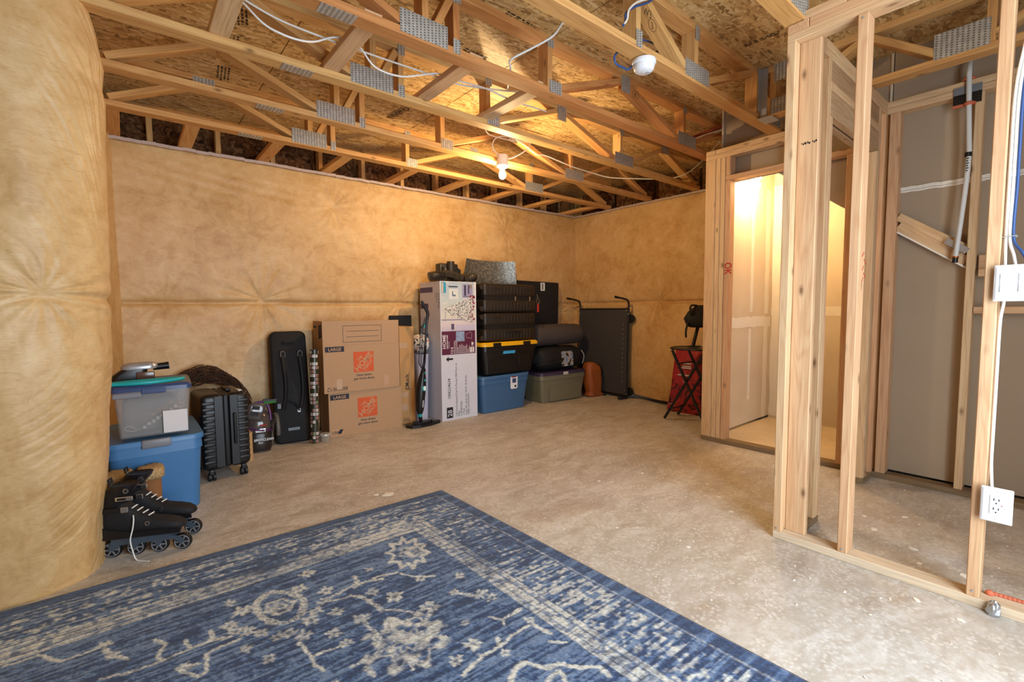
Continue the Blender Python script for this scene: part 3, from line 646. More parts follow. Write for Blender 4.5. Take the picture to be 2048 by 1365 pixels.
# ------------------------------------------------------------------ rug
LINES = [[(0.849,0.705),(0.737,0.69),(0.654,0.712),(0.61,0.797),(0.552,0.836)],[(0.881,0.746),(0.849,0.78),(0.834,0.834),(0.824,0.896),(0.781,0.947),(0.746,0.999),(0.678,1.019)],[(0.904,0.91),(0.901,0.954),(0.907,1.028),(0.903,1.093)],[(0.923,1.123),(0.982,1.152),(0.988,1.209)],[(0.864,1.218),(0.888,1.262)],[(0.688,1.343),(0.698,1.357),(0.78,1.382)],[(0.688,1.343),(0.609,1.351),(0.588,1.32)],[(0.609,1.351),(0.511,1.333),(0.461,1.336)],[(0.447,1.32),(0.438,1.407)],[(0.536,1.204),(0.513,1.251),(0.417,1.245)],[(0.513,1.251),(0.532,1.276)],[(0.674,1.488),(0.637,1.461),(0.594,1.465),(0.577,1.5),(0.556,1.528),(0.516,1.53),(0.496,1.568),(0.471,1.599),(0.429,1.624),(0.442,1.664)],[(0.466,0.65),(0.509,0.651),(0.522,0.709),(0.549,0.676),(0.582,0.721),(0.585,0.667),(0.626,0.684),(0.605,0.628),(0.641,0.609),(0.602,0.572),(0.618,0.521),(0.576,0.518),(0.564,0.452),(0.534,0.489),(0.497,0.432),(0.495,0.497),(0.447,0.475),(0.474,0.54),(0.436,0.56),(0.48,0.599),(0.466,0.65)],[(0.816,0.624),(0.824,0.691)],[(0.465,1.435),(0.428,1.478)],[(1.292,0.719),(1.405,0.698),(1.41,0.645)],[(1.406,0.703),(1.484,0.712),(1.491,0.673),(1.472,0.63),(1.494,0.575)],[(1.488,0.708),(1.565,0.707),(1.629,0.685)],[(1.264,0.754),(1.366,0.765),(1.379,0.853),(1.405,0.861),(1.451,0.792),(1.43,0.778),(1.392,0.799)],[(1.114,0.893),(1.112,0.966),(1.116,1.051),(1.103,1.083)],[(1.111,1.001),(0.998,1.014)],[(0.962,0.711),(0.831,0.685),(0.73,0.715)],[(0.814,0.626),(0.819,0.695)],[(0.966,0.723),(0.868,0.757),(0.843,0.826),(0.825,0.918)],[(0.912,0.917),(0.897,1.011),(0.898,1.073)],[(1.029,1.123),(0.953,1.121),(0.991,1.165),(0.987,1.21)],[(1.873,0.419),(1.799,0.415),(1.736,0.501),(1.68,0.514),(1.628,0.488),(1.614,0.581),(1.567,0.631)],[(1.041,0.706),(1.058,0.741),(1.082,0.761),(1.109,0.764),(1.136,0.75),(1.159,0.722),(1.175,0.683),(1.182,0.637),(1.178,0.592),(1.163,0.553),(1.139,0.529),(1.11,0.523),(1.08,0.537),(1.055,0.569),(1.039,0.613),(1.034,0.662),(1.041,0.706)]]
BLOBS = [(0.743,0.608,0.011),(0.802,0.779,0.016),(0.751,0.863,0.02),(0.675,1.013,0.02),(0.904,0.91,0.018),(0.676,1.283,0.017),(0.758,1.317,0.014),(0.464,0.901,0.013),(0.55,0.99,0.013),(0.484,1.063,0.015),(0.456,1.111,0.015),(0.44,1.312,0.012),(0.375,1.38,0.011),(0.606,0.82,0.013),(0.623,1.173,0.009),(0.302,0.282,0.01),(0.612,1.384,0.011),(0.254,1.238,0.009),(0.188,1.327,0.011),(1.28,0.65,0.016),(1.225,0.583,0.022),(1.016,0.565,0.018),(0.939,0.646,0.018),(0.977,0.714,0.014),(1.014,0.76,0.017),(1.048,0.803,0.017),(1.095,0.871,0.016),(1.132,0.827,0.016),(1.168,0.823,0.014),(1.203,0.768,0.015),(1.236,0.728,0.015),(1.271,0.698,0.013),(0.908,0.907,0.016),(1.011,0.928,0.016),(0.956,0.815,0.016),(1.267,0.825,0.013),(1.216,0.924,0.013),(0.995,1.005,0.014),(1.609,0.574,0.011),(1.628,0.488,0.011),(1.253,0.498,0.013),(1.431,0.788,0.014),(0.956,0.468,0.017)]
def rug():
    o = np.array([1.5005, 2.5368]); e1 = np.array([-0.99954, 0.03031]); e2 = np.array([0.02885, -0.99958])
    nu, nv = 500, 620; u, v = np.meshgrid(np.linspace(0, 2.45, nu), np.linspace(0, 3.05, nv), indexing='ij')
    n1 = np.random.RandomState(5)
    wob = 0.012*fbm(100, u.shape, (40, 50), 3)+0.011*fbm(104, u.shape, (130, 160), 2); wob2 = 0.012*fbm(110, u.shape, (40, 50), 3)+0.011*fbm(114, u.shape, (130, 160), 2)
    uu = u+wob*1.6; vv = v+wob2*1.6
    stria = vnoise(120, u.shape, (26, 420)); stria2 = vnoise(121, u.shape, (60, 300)); blot = fbm(130, u.shape, (9, 11), 4); fine = n1.rand(nu, nv); mid = vnoise(131, u.shape, (170, 210))
    navy = np.array([0.024, 0.050, 0.135]); blue = np.array([0.065, 0.140, 0.320]); sky = np.array([0.21, 0.31, 0.49]); cream = np.array([0.68, 0.69, 0.63])
    e = np.minimum(u, v)            # distance to the two near edges
    m = 0.55*stria+0.25*stria2+0.35*blot+0.25*(mid-.5)+0.18*(fine-.5)+0.10
    light = np.clip((m-0.36)/0.34, 0, 1)
    band = (e < 0.066); light = np.where(band, light*0.45, light)
    bars = band & (np.sin(v*58+2*np.sin(v*9)) > 0.55) & (u < v)
    light = np.where(bars, np.clip(light+0.35, 0, 1), light)
    col = navy+(blue-navy)*np.clip(light*1.6, 0, 1)[..., None]; col += (sky-col)*np.clip(light*1.5-0.62, 0, 1)[..., None]
    col *= 0.82; cr = np.zeros_like(u)
    def put(mask): np.maximum(cr, mask, out=cr)
    ln = np.clip(1-np.abs(e-0.074)/0.007, 0, 1)*0.55; put(ln*(0.4+0.6*mid))
    st = ((e > 0.305) & (e < 0.405)).astype(float); thin = ((np.abs(e-0.335) < 0.004) | (np.abs(e-0.378) < 0.004))
    spots = (vnoise(140, u.shape, (120, 150)) > 0.66)
    put(st*np.clip(0.42+1.7*blot+0.6*(stria-.4), 0.05, 1)*(1-0.75*thin)*(1-0.7*spots))
    bz = ((e > 0.085) & (e < 0.30)).astype(float); put(bz*np.clip((vnoise(150, u.shape, (150, 200))*0.7+stria*0.45+0.6*blot-0.66)*3.4, 0, 0.75))
    def dseg(a, b):
        ax, ay = a; bx, by = b; dx, dy = bx-ax, by-ay; t = np.clip(((uu-ax)*dx+(vv-ay)*dy)/(dx*dx+dy*dy+1e-9), 0, 1)
        return np.hypot(uu-ax-t*dx, vv-ay-t*dy)
    def stroke(pl, w_):
        xs = [p[0] for p in pl]; ys = [p[1] for p in pl]
        sl = np.s_[max(0, int((min(xs)-.06)/2.45*nu)):int((max(xs)+.06)/2.45*nu)+1, max(0, int((min(ys)-.06)/3.05*nv)):int((max(ys)+.06)/3.05*nv)+1]
        d = np.full(u.shape, 9.0)[sl]; U, W = uu[sl], vv[sl]
        for a, b in zip(pl[:-1], pl[1:]):
            dx, dy = b[0]-a[0], b[1]-a[1]; t = np.clip(((U-a[0])*dx+(W-a[1])*dy)/(dx*dx+dy*dy+1e-9), 0, 1)
            d = np.minimum(d, np.hypot(U-a[0]-t*dx, W-a[1]-t*dy))
        cr[sl] = np.maximum(cr[sl], np.clip((w_-d)/0.004+0.5, 0, 1)*np.clip(0.75+1.5*blot[sl]+0.5*(fine[sl]-.5), 0.25, 1))
    for k, pl in enumerate(LINES): stroke(pl, 0.013 if k == len(LINES)-1 else (0.009 if k in (11, 12) else 0.0062))
    for bu, bv, r_ in BLOBS:
        r_ *= 1.75; ph = bu*40
        sl = np.s_[max(0, int((bu-.09)/2.45*nu)):int((bu+.09)/2.45*nu)+1, max(0, int((bv-.09)/3.05*nv)):int((bv+.09)/3.05*nv)+1]
        du, dv = uu[sl]-bu, vv[sl]-bv; r = np.hypot(du, dv); th = np.arctan2(dv, du); rr_ = r_*(0.85+0.18*np.cos(4*th+ph)+0.20*np.cos(7*th+3*ph))
        cr[sl] = np.maximum(cr[sl], np.clip((rr_-r)/0.004+.5, 0, 1)*np.where(r < 0.3*r_, 0.25, 0.95)*np.clip(0.8+1.2*blot[sl], .3, 1))
    def rosette(cu, cv, R1, lobes, amp, ring):
        du, dv = uu-cu, vv-cv; r = np.hypot(du, dv); th = np.arctan2(dv, du); R = R1*(1+amp*np.cos(lobes*th))
        body = np.clip((R-r)/0.01+.5, 0, 1)
        put(body*np.clip(0.15+2.2*(vnoise(int(cu*999), u.shape, (90, 110))-0.42), 0, 0.85)); put(np.clip(1-np.abs(r-R*ring)/0.011, 0, 1)*0.85); put(np.clip(1-np.abs(r-R*0.35)/0.010, 0, 1)*0.8)
    rosette(0.83, 1.13, 0.135, 8, 0.18, 0.78)
    rosette(1.11, 0.645, 0.05, 6, 0.1, 0.9)
    rosette(0.76, 1.86, 0.27, 10, 0.12, 0.9); rosette(1.25, 1.30, 0.20, 8, 0.15, 0.8); rosette(1.65, 0.95, 0.15, 8, 0.18, 0.8); rosette(1.9, 1.6, 0.2, 8, 0.15, 0.8)
    rosette(0.52, 0.585, 0.055, 5, 0.15, 0.9)
    rs = np.random.RandomState(3)
    for _ in range(60):      # scattered sprigs over the rest of the field
        cu, cv = rs.uniform(0.45, 2.3), rs.uniform(0.5, 2.9)
        if cv < 1.5 and cu < 1.5 and rs.rand() < 0.7: continue
        a = rs.uniform(0, PI); L = rs.uniform(.04, .12); stroke([(cu, cv), (cu+L*math.cos(a), cv+L*math.sin(a)), (cu+L*1.5*math.cos(a+.5), cv+L*1.5*math.sin(a+.5))], 0.008)
    cr = np.clip(cr*(0.62+0.75*mid)*(0.72+0.5*fine)+0.25*(cr > .3)*(stria-.5), 0, 1)
    col = col+(cream-col)*cr[..., None]
    col *= (0.68+0.40*fine)[..., None]
    h = 0.011+0.0022*fine+0.0015*mid; edge = np.minimum(np.minimum(u, v), np.minimum(2.45-u, 3.05-v)); h = np.where(edge < 0.004, 0.0005, h)
    P = np.concatenate([o+u[..., None]*e1+v[..., None]*e2, h[..., None]], -1)
    t = NT('rug_pile'); a = t.n('ShaderNodeAttribute', {'attribute_name': 'pile'}).outputs['Color']
    m_ = t.out(a, 0.9, 0, 0.15); t.b.inputs['Sheen Weight'].default_value = 0.25
    me = gridmesh('area_rug', P[::-1], m_)
    at = me.color_attributes.new('pile', 'FLOAT_COLOR', 'POINT')
    rgba = np.ones((nu*nv, 4), 'f'); rgba[:, :3] = np.clip(col[::-1], 0, 1).reshape(-1, 3); at.data.foreach_set('color', rgba.ravel())
    o_ = link('area_rug', me); tag(o_, 'blue and cream distressed floral area rug on the concrete floor', 'rug')
    B = [o, o+e1*2.45, o+e1*2.45+e2*3.05, o+e2*3.05]; mb = MB()
    for i in range(4): a, b = B[i], B[(i+1) % 4]; mb.tube([(a[0], a[1], .0055), (b[0], b[1], .0055)], 0.005, 6)
    mb.build('bound_edge', simple('rug_binding', '2a2530', 0.8), o_)
rug()

# ------------------------------------------------------------------ things on the ceiling
LX, LY = 2.632, 3.30
def bulb(parent, c, strength, name='bulb'):
    t = NT('glowing_bulb'); t.b.inputs['Emission Color'].default_value = (*WARM, 1); t.b.inputs['Emission Strength'].default_value = strength
    m = t.out('fff3dd', 0.3)
    return MB().lathe([(0, -.055), (.014, -.052), (.024, -.043), (.0295, -.028), (.030, -.014), (.026, .004), (.018, .022), (.014, .034), (.013, .040)], c, 20).build(name, m, parent, 60)
M['porcelain'] = simple('porcelain', 'ece6da', 0.25, var=0.02)
lf = empty('keyless_lampholder', (LX, LY, 2.42), label='bare lit bulb in a white lampholder on the truss', cat='lamp')
MB().lathe([(.020, -.012), (.034, -.010), (.052, .004), (.055, .018), (.052, .026)], (0, 0, 0), 24).build('socket', M['porcelain'], lf, 40)
MB().lathe([(.040, .026), (.050, .027), (.050, .095), (.046, .10), (0, .10)], (0, 0, 0), 20).build('junction_box', M['porcelain'], lf, 40)
bulb(lf, (0, 0, -.052), BULB_W)
cf = empty('closet_lampholder', (4.36, 1.86, 2.30), label='bare lit bulb under the sloping closet ceiling', cat='lamp')
MB().lathe([(.020, -.008), (.045, 0), (.050, .016), (.046, .03)], (0, 0, 0), 20).build('socket', M['porcelain'], cf, 40)
bulb(cf, (0, 0, -.045), CLOSET_W)
sd = empty('smoke_detector', (2.19, 1.530, ZT-.004), label='round white smoke detector under a truss chord', cat='detector')
MB().lathe([(.056, 0), (.062, -.004), (.063, -.018), (.058, -.024)], (0, 0, 0), 32).build('base_ring', M['plastic_w'], sd, 40)
MB().lathe([(.055, -.024), (.056, -.034), (.050, -.052), (.036, -.062), (.0, -.064)], (0, 0, 0), 32).build('cover', M['plastic_w'], sd, 50)
MB().lathe([(.013, -.061), (.013, -.067), (.0, -.068)], (.015, -.02, 0), 16).build('test_button', M['plastic_w2'], sd, 40)
MB().box((-.030, -.01, .004), (.0, .03, .05)).build('plug', M['black'], sd)
def cable(pts, r_, m, label, n=6, name='electric_cable'):
    return tag(MB().tube(spline(pts, n), r_, 7).build(name, M[m], None, 60), label, 'cable')
cable([(0.40, 2.55, 2.66), (0.503, 2.55, 2.616), (0.63, 2.55, 2.585), (0.744, 2.55, 2.575), (0.917, 2.55, 2.571), (1.03, 2.55, 2.571), (1.256, 2.55, 2.573), (1.535, 2.55, 2.578), (1.67, 2.55, 2.576), (1.854, 2.55, 2.605), (2.063, 2.55, 2.646), (2.198, 2.55, 2.676)], .0052, 'cable_w', 'upper of two white cables sagging across the left trusses')
cable([(0.38, 2.5, 2.64), (0.481, 2.5, 2.575), (0.561, 2.48, 2.500), (0.636, 2.46, 2.470), (0.715, 2.46, 2.470), (0.80, 2.5, 2.51), (0.905, 2.5, 2.567), (1.02, 2.5, 2.567), (1.113, 2.5, 2.485), (1.26, 2.5, 2.480), (1.40, 2.5, 2.53), (1.50, 2.5, 2.568), (1.60, 2.5, 2.568), (1.85, 2.5, 2.585), (2.00, 2.5, 2.575), (2.11, 2.5, 2.570), (2.4, 2.5, 2.58)], .0052, 'cable_w', 'lower of two white cables sagging across the left trusses')
cable([(2.10, 1.85, 2.81), (1.99, 1.85, 2.79), (1.902, 1.85, 2.706), (1.826, 1.85, 2.611), (1.75, 1.95, 2.56), (1.70, 2.05, 2.53), (1.75, 2.11, 2.526), (1.85, 2.25, 2.53), (1.96, 2.4, 2.565)], .0058, 'cable_w', 'white cable draped diagonally over the reddish truss')
cable([(2.44, 3.31, 2.72), (2.46, 3.31, 2.701), (2.493, 3.31, 2.672), (2.589, 3.31, 2.667), (2.745, 3.31, 2.674), (2.774, 3.31, 2.692), (2.673, 3.31, 2.696), (2.575, 3.31, 2.658), (2.533, 3.31, 2.601), (2.546, 3.31, 2.551), (2.592, 3.305, 2.516)], .0052, 'cable_w', 'white cable looping down into the lit lampholder')
cable([(2.676, 3.305, 2.500), (2.73, 3.31, 2.515), (2.832, 3.31, 2.566), (2.939, 3.31, 2.643), (2.971, 3.31, 2.701), (2.909, 3.315, 2.70), (2.80, 3.31, 2.697), (2.909, 3.305, 2.66), (3.049, 3.31, 2.615), (3.162, 3.31, 2.626), (3.331, 3.31, 2.611), (3.563, 3.31, 2.59), (3.849, 3.31, 2.583), (4.07, 3.25, 2.56), (4.312, 3.05, 2.545), (4.5, 2.88, 2.54), (4.6, 2.70, 2.56), (4.45, 2.4, 2.62), (4.2, 2.12, 2.66)], .0056, 'cable_w', 'white cable running from the lampholder toward the closet wall')
cable([(1.93, 1.47, 2.53), (1.955, 1.475, 2.565), (1.965, 1.478, 2.608), (2.035, 1.478, 2.664), (2.14, 1.477, 2.724), (2.22, 1.478, 2.79)], .0058, 'cable_b', 'blue cable wrapped over the truss upright by the smoke detector')
cable([(1.935, 1.465, 2.54), (1.958, 1.466, 2.572), (1.970, 1.466, 2.618), (2.03, 1.466, 2.676), (2.13, 1.466, 2.736), (2.20, 1.466, 2.80)], .0052, 'cable_w', 'white cable wrapped over the truss upright by the smoke detector')
cable([(2.20, 1.62, 2.60), (2.11, 1.60, 2.535), (2.05, 1.600, 2.497), (2.030, 1.600, 2.463), (2.046, 1.600, 2.440), (2.10, 1.598, 2.438), (2.145, 1.596, 2.442), (2.168, 1.585, 2.470)], .0058, 'cable_b', 'blue cable looping into the smoke detector')
cable([(2.25, 1.62, 2.63), (2.309, 1.62, 2.66), (2.375, 1.62, 2.673), (2.424, 1.62, 2.676), (2.462, 1.62, 2.658), (2.43, 1.63, 2.636), (2.375, 1.64, 2.636)], .0055, 'cable_b', 'small blue cable loop behind the smoke detector')
tag(MB().tube([(4.1, 2.40, 2.70), (4.1, 1.93, 2.718), (4.1, 1.30, 2.735)], .0125, 12).build('water_pipe', M['pipe_w'], None, 50), 'white plastic water pipe above the closet wall', 'pipe')
tag(MB().tube([(4.12, 2.35, 2.735), (4.12, 1.80, 2.765), (4.12, 1.3, 2.77)], .0115, 12).build('water_pipe', M['pipe_r'], None, 50), 'red plastic water pipe above the closet wall', 'pipe')

# ------------------------------------------------------------------ pipework and wiring at the right
pp = empty('drain_hose', (3.865, 0.44, 1.43), label='white plastic pipe running down the drywall to a cut end', cat='pipe'); DP = Vector((3.865, 0.44, 1.43))
MB().tube(spline([Vector(q)-DP for q in ((3.90, .469, 2.80), (3.90, .469, 2.62), (3.86, .466, 2.53), (3.845, .458, 2.327), (3.845, .450, 2.15), (3.845, .446, 2.036), (3.845, .452, 1.863), (3.845, .466, 1.646), (3.845, .480, 1.445))], 8), .0125, 12).build('pipe', M['pipe_w'], pp, 60)
MB().tube([Vector(q)-DP for q in ((3.845, .449, 2.030), (3.845, .4485, 2.055))], .0165, 12).build('coupling', M['black'], pp, 40)
MB().tube([Vector(q)-DP for q in ((3.845, .479, 1.455), (3.845, .4795, 1.447))], .0155, 12).build('copper_ring', simple('copper', 'b5693a', 0.35, 0.9), pp, 40)
MB().tube([Vector(q)-DP for q in ((3.845, .4795, 1.447), (3.845, .481, 1.418))], .0135, 12).build('end_fitting', M['black'], pp, 40)
mb = MB()
for k in range(6): mb.prism(rect(.006, .012-.003*(k % 2)), (Vector((3.8318, .4545, 2.022-.014*k))-DP, (0, 0, -1), (0, -1, 0)), .0004)
mb.build('pipe_print', M['ink'], pp)
for k, (y, z) in enumerate(((.462, 2.475), (.468, 2.525))):
    pass
tag(MB().lathe([(.026, 0), (.030, .006), (.022, .016), (.016, .02)], (3.875, .467, 2.479), 14).build('fire_sealant', M['foam']), 'orange sealant ring around the pipe above the top plate', 'sealant')
tag(MB().box((X1-.012, .430, 2.330), (X1-.001, .530, 2.345)).lathe([(.02, 0), (.024, -.005), (.016, -.02)], (3.848, .458, 2.345), 12).build('fire_sealant', M['foam']), 'orange sealant bead below the black plate', 'sealant')
bt = empty('nail_guard', (X1-.004, .47, 2.34), label='black and grey steel guard plate on the top plate', cat='plate')
MB().box((-.003, -.062, .0), (.003, .060, .062)).build('black_face', M['black'], bt); MB().box((-.003, -.062, .063), (.003, .060, .106)).build('grey_face', simple('grey_guard', '8d939b', 0.4, 0.5), bt)
gp = empty('pipe_strap', (X1-.006, .48, 1.52), label='shiny steel guard plate holding the pipe against the cleat', cat='plate')
MB().obox((0.0, 0, 0), Vector((0, -.80, -.6)).normalized(), Vector((0, .6, -.80)).normalized(), (1, 0, 0), .122, .036, .003).build('plate', simple('bright_zinc', 'ccd1d6', 0.28, 0.8), gp)
for a in (-.052, .052): MB().ball((-.003, -.8*a, -.6*a), .004, nu=8, nv=6).build('screw', M['steel'], gp, 60)
dk = tag(MB().rbox((4.10, 0.52, 2.66), (4.35, 0.82, 2.79), .05).build('duct_boot', M['black'], None, 40), 'dark rounded duct boot above the header truss', 'duct')
# plates on the stud
sw = empty('light_switch', (2.449, 0.199, 1.175), label='white two gang rocker switch plate on the stud', cat='switch')
def wallplate(t, w_, h_):
    mb = MB(); secs = []
    for d, i in ((0, 0), (.002, 0), (.0055, .006), (.006, .008)):
        secs.append((d, i))
    n = len(rrect(1, 1, .1)); vs = []
    for d, i in secs: vs += [(-d, -(i+q[0]), i+q[1]) for q in rrect(w_-2*i, h_-2*i, .004)]
    fs = [(a*n+k, a*n+(k+1) % n, (a+1)*n+(k+1) % n, (a+1)*n+k) for a in range(len(secs)-1) for k in range(n)]+[tuple((len(secs)-1)*n+k for k in range(n)), tuple(range(n))]
    mb.add(vs, fs); return mb.build('cover_plate', M['plastic_w'], t)
wallplate(sw, .118, .130)
MB().box((.001, -.110, .02), (.05, -.012, .11)).build('outlet_box', simple('blue_box', '9aa6b8', .5), sw)
for k in range(2):
    y0 = -.014-.046*k
    MB().box((-.0065, y0-.034, .030), (-.0055, y0-.0005, .100)).build('rocker_bezel', M['plastic_w2'], sw)
    rk = MB().add([(-.0066, y0-.002, .033), (-.0066, y0-.032, .033), (-.0066, y0-.032, .097), (-.0066, y0-.002, .097), (-.0095, y0-.003, .035), (-.0095, y0-.031, .035), (-.0075, y0-.031, .065), (-.0075, y0-.003, .065), (-.0085, y0-.003, .0955), (-.0085, y0-.031, .0955)], [(4, 5, 6, 7), (7, 6, 9, 8), (0, 1, 5, 4), (1, 2, 9, 6, 5), (2, 3, 8, 9), (3, 0, 4, 7, 8)]).build('rocker', M['plastic_w'], sw)
    for z in (.014, .116): MB().lathe([(.0028, 0), (.0028, .001), (0, .0014)], (-.0058, y0-.017, z), 8, (-1, 0, 0)).build('screw', M['plastic_w2'], sw)
ol = empty('power_outlet', (2.443, 0.198, 0.359), label='white outlet plate with two sockets low on the stud', cat='outlet')
wallplate(ol, .084, .130)
MB().box((.001, -.075, .02), (.05, -.012, .112)).build('outlet_box', M['plastic_w2'], ol)
MB().box((-.0082, -.059, .030), (-.0055, -.025, .100)).build('socket_face', M['plastic_w'], ol)
for z in (.082, .048):
    for y, h_ in ((-.035, .009), (-.048, .008)): MB().box((-.0086, y-.0014, z-h_/2+.004), (-.0080, y+.0014, z+h_/2+.004)).build('slot', M['ink'], ol)
    MB().prism(circ(.0026, 10), ((-.0080, -.0415, z-.009), (0, -1, 0), (0, 0, 1)), .0007).build('ground_hole', M['ink'], ol)
MB().box((-.0086, -.057, .064), (-.0080, -.0545, .069)).build('indicator', M['ink_red'], ol)
for z in (.013, .117): MB().lathe([(.0028, 0), (.0028, .001), (0, .0014)], (-.0058, -.042, z), 8, (-1, 0, 0)).build('screw', M['plastic_w2'], ol)
cable([(2.52, .10, 2.36), (2.50, .15, 2.15), (2.50, .166, 2.05), (2.50, .175, 1.97), (2.50, .179, 1.87), (2.50, .179, 1.72), (2.50, .179, 1.589), (2.50, .179, 1.409), (2.48, .176, 1.33), (2.475, .174, 1.285)], .0048, 'cable_w', 'white cable stapled to the stud, nearest the stud above the switch')
cable([(2.52, .092, 2.36), (2.503, .142, 2.15), (2.503, .157, 2.05), (2.503, .165, 1.97), (2.503, .169, 1.87), (2.503, .169, 1.72), (2.503, .169, 1.589), (2.50, .169, 1.409), (2.48, .155, 1.34), (2.475, .146, 1.285)], .0048, 'cable_w', 'white cable in the middle of the bundle above the switch')
cable([(2.52, .084, 2.36), (2.506, .133, 2.15), (2.506, .148, 2.05), (2.506, .156, 1.97), (2.506, .159, 1.87), (2.506, .159, 1.72), (2.506, .159, 1.589), (2.50, .160, 1.409), (2.48, .135, 1.35), (2.475, .105, 1.285)], .0048, 'cable_b', 'blue cable at the right of the bundle above the switch')
tag(MB().tube([(2.492, .187, 1.409), (2.492, .150, 1.412)], .002, 6).tube([(2.512, .187, 1.407), (2.512, .150, 1.41)], .002, 6).build('cable_staple', M['steel']), 'wire tie holding the cable bundle to the stud', 'staple')
cable([(2.475, .172, 1.20), (2.485, .174, 1.165), (2.50, .181, 1.088), (2.50, .181, 0.854), (2.50, .181, 0.663), (2.50, .181, 0.571), (2.485, .176, 0.50), (2.475, .172, .46)], .0055, 'cable_w', 'white cable running down the stud from switch to outlet')
# plate anchor, sealant and crumbs
ab = empty('anchor_bolt', (2.50, 0.148, 0.0), label='foil wrapped anchor bolt at the bottom plate', cat='bolt')
r = random.Random(8)
mb = MB(); prof = [(.018, 0), (.021, .012), (.019, .030), (.015, .045), (.006, .052), (0, .053)]
mb.lathe(prof, (-.046, 0, 0), 14)
for i in range(len(mb.V)): mb.V[i] = tuple(a+r.uniform(-.003, .003) for a in mb.V[i])
mb.build('foil_wrap', simple('crumpled_foil', 'b9bdc0', .3, .9, .3, 60), ab)
mb = MB().ball((2.53, .165, .046), .012, .014, .012, 10, 8)
for k in range(9): mb.ball((2.545+.004*k*.3, .150-.012*k, .043), .009, .010, .007, 8, 6)
tag(mb.build('sealant_bead', M['foam'], None, 50), 'orange sealant squeezed along the bottom plate by the stud', 'sealant')
mb = MB(); r = random.Random(12)
def crumb(x, y, s, z=0.0):
    n = r.randint(6, 9); pts = [(s*r.uniform(.5, 1.1)*math.cos(2*PI*i/n)*1.5, s*r.uniform(.5, 1.1)*math.sin(2*PI*i/n)) for i in range(n)]
    a = r.uniform(0, PI); mb.prism(pts, ((x, y, z), (math.cos(a), math.sin(a), 0), (-math.sin(a), math.cos(a), 0)), .003)
for x, y, s in ((2.85, .45, .016), (2.95, .62, .014), (2.72, .25, .018), (3.1, .70, .012), (2.7, .40, .010), (3.25, .55, .013), (2.35, .35, .012), (2.28, .42, .006), (2.2, .55, .005), (2.32, .22, .010), (2.75, 1.35, .013), (2.9, 1.5, .010), (2.6, 1.2, .010), (3.0, 1.25, .008), (1.22, 2.72, .028), (1.16, 2.76, .015), (2.05, 1.15, .007), (1.95, 1.5, .006), (3.4, 1.9, .010), (3.1, 2.2, .008), (2.4, 2.0, .008), (2.75, 1.9, .009), (3.3, 1.45, .007)): crumb(x, y, s)
for k in range(160): crumb(r.uniform(1.7, 3.8), r.uniform(0.0, 2.6), r.uniform(.0015, .004))
tag(mb.build('plaster_crumbs', M['mud']), 'white plaster crumbs scattered over the concrete floor', 'debris', None, 'stuff')
# ------------------------------------------------------------------ stored things along the walls
M['card'] = simple('cardboard', 'b8936f', 0.8, var=0.06, vs=40, bump=0.05, bs=200)
M['card2'] = simple('plain_cardboard', 'c0925c', 0.8, var=0.07, vs=30)
M['box_white'] = simple('white_carton', 'd6d5de', 0.55, var=0.04, vs=6)
M['orange'] = simple('orange_print', 'd4592a', 0.7, var=0.04); M['navy'] = simple('navy_print', '1f2233', 0.7, var=0.05)
M['tapeb'] = simple('blue_tape', '2b2f6b', 0.35, var=0.05); M['tape'] = simple('clear_tape', 'c4a183', 0.25, var=0.05)
M['cardp'] = simple('card_print_paper', 'c39b74', 0.8, var=0.05)
M['tote_b'] = simple('blue_tote_plastic', '3d72a4', 0.42, var=0.05); M['tote_b2'] = simple('slate_blue_plastic', '3f658c', 0.40, var=0.05)
M['tote_k'] = simple('black_tote_plastic', '151312', 0.40, var=0.06); M['tote_y'] = simple('yellow_lid_plastic', 'f0b71c', 0.38, var=0.04)
M['tote_o'] = simple('olive_tote_plastic', '77745f', 0.40, var=0.05); M['purple'] = simple('purple_lid_plastic', '3c3050', 0.45, var=0.06)
M['latch'] = simple('grey_latch', '77777c', 0.4, var=0.05); M['lid_b'] = simple('navy_lid', '36476f', 0.3, var=0.05)
M['teal'] = simple('teal_plastic', '1aa3a6', 0.35, var=0.04); M['silver'] = simple('silver_plastic', 'a7a8ac', 0.28, 0.4, var=0.05)
M['case'] = simple('suitcase_shell', '261f19', 0.42, var=0.08, vs=60, bump=0.15, bs=500); M['case_k'] = simple('dark_suitcase_shell', '111113', 0.40, var=0.08)
M['hose'] = simple('vacuum_plastic', '2c251f', 0.45, var=0.1); M['rubber'] = simple('rubber', '0c0c0e', 0.55, var=0.1)
M['chrome'] = simple('chrome', 'd4d4d6', 0.18, 0.95, 0.03)
FR = ((1, 0, 0), (0, 0, 1))
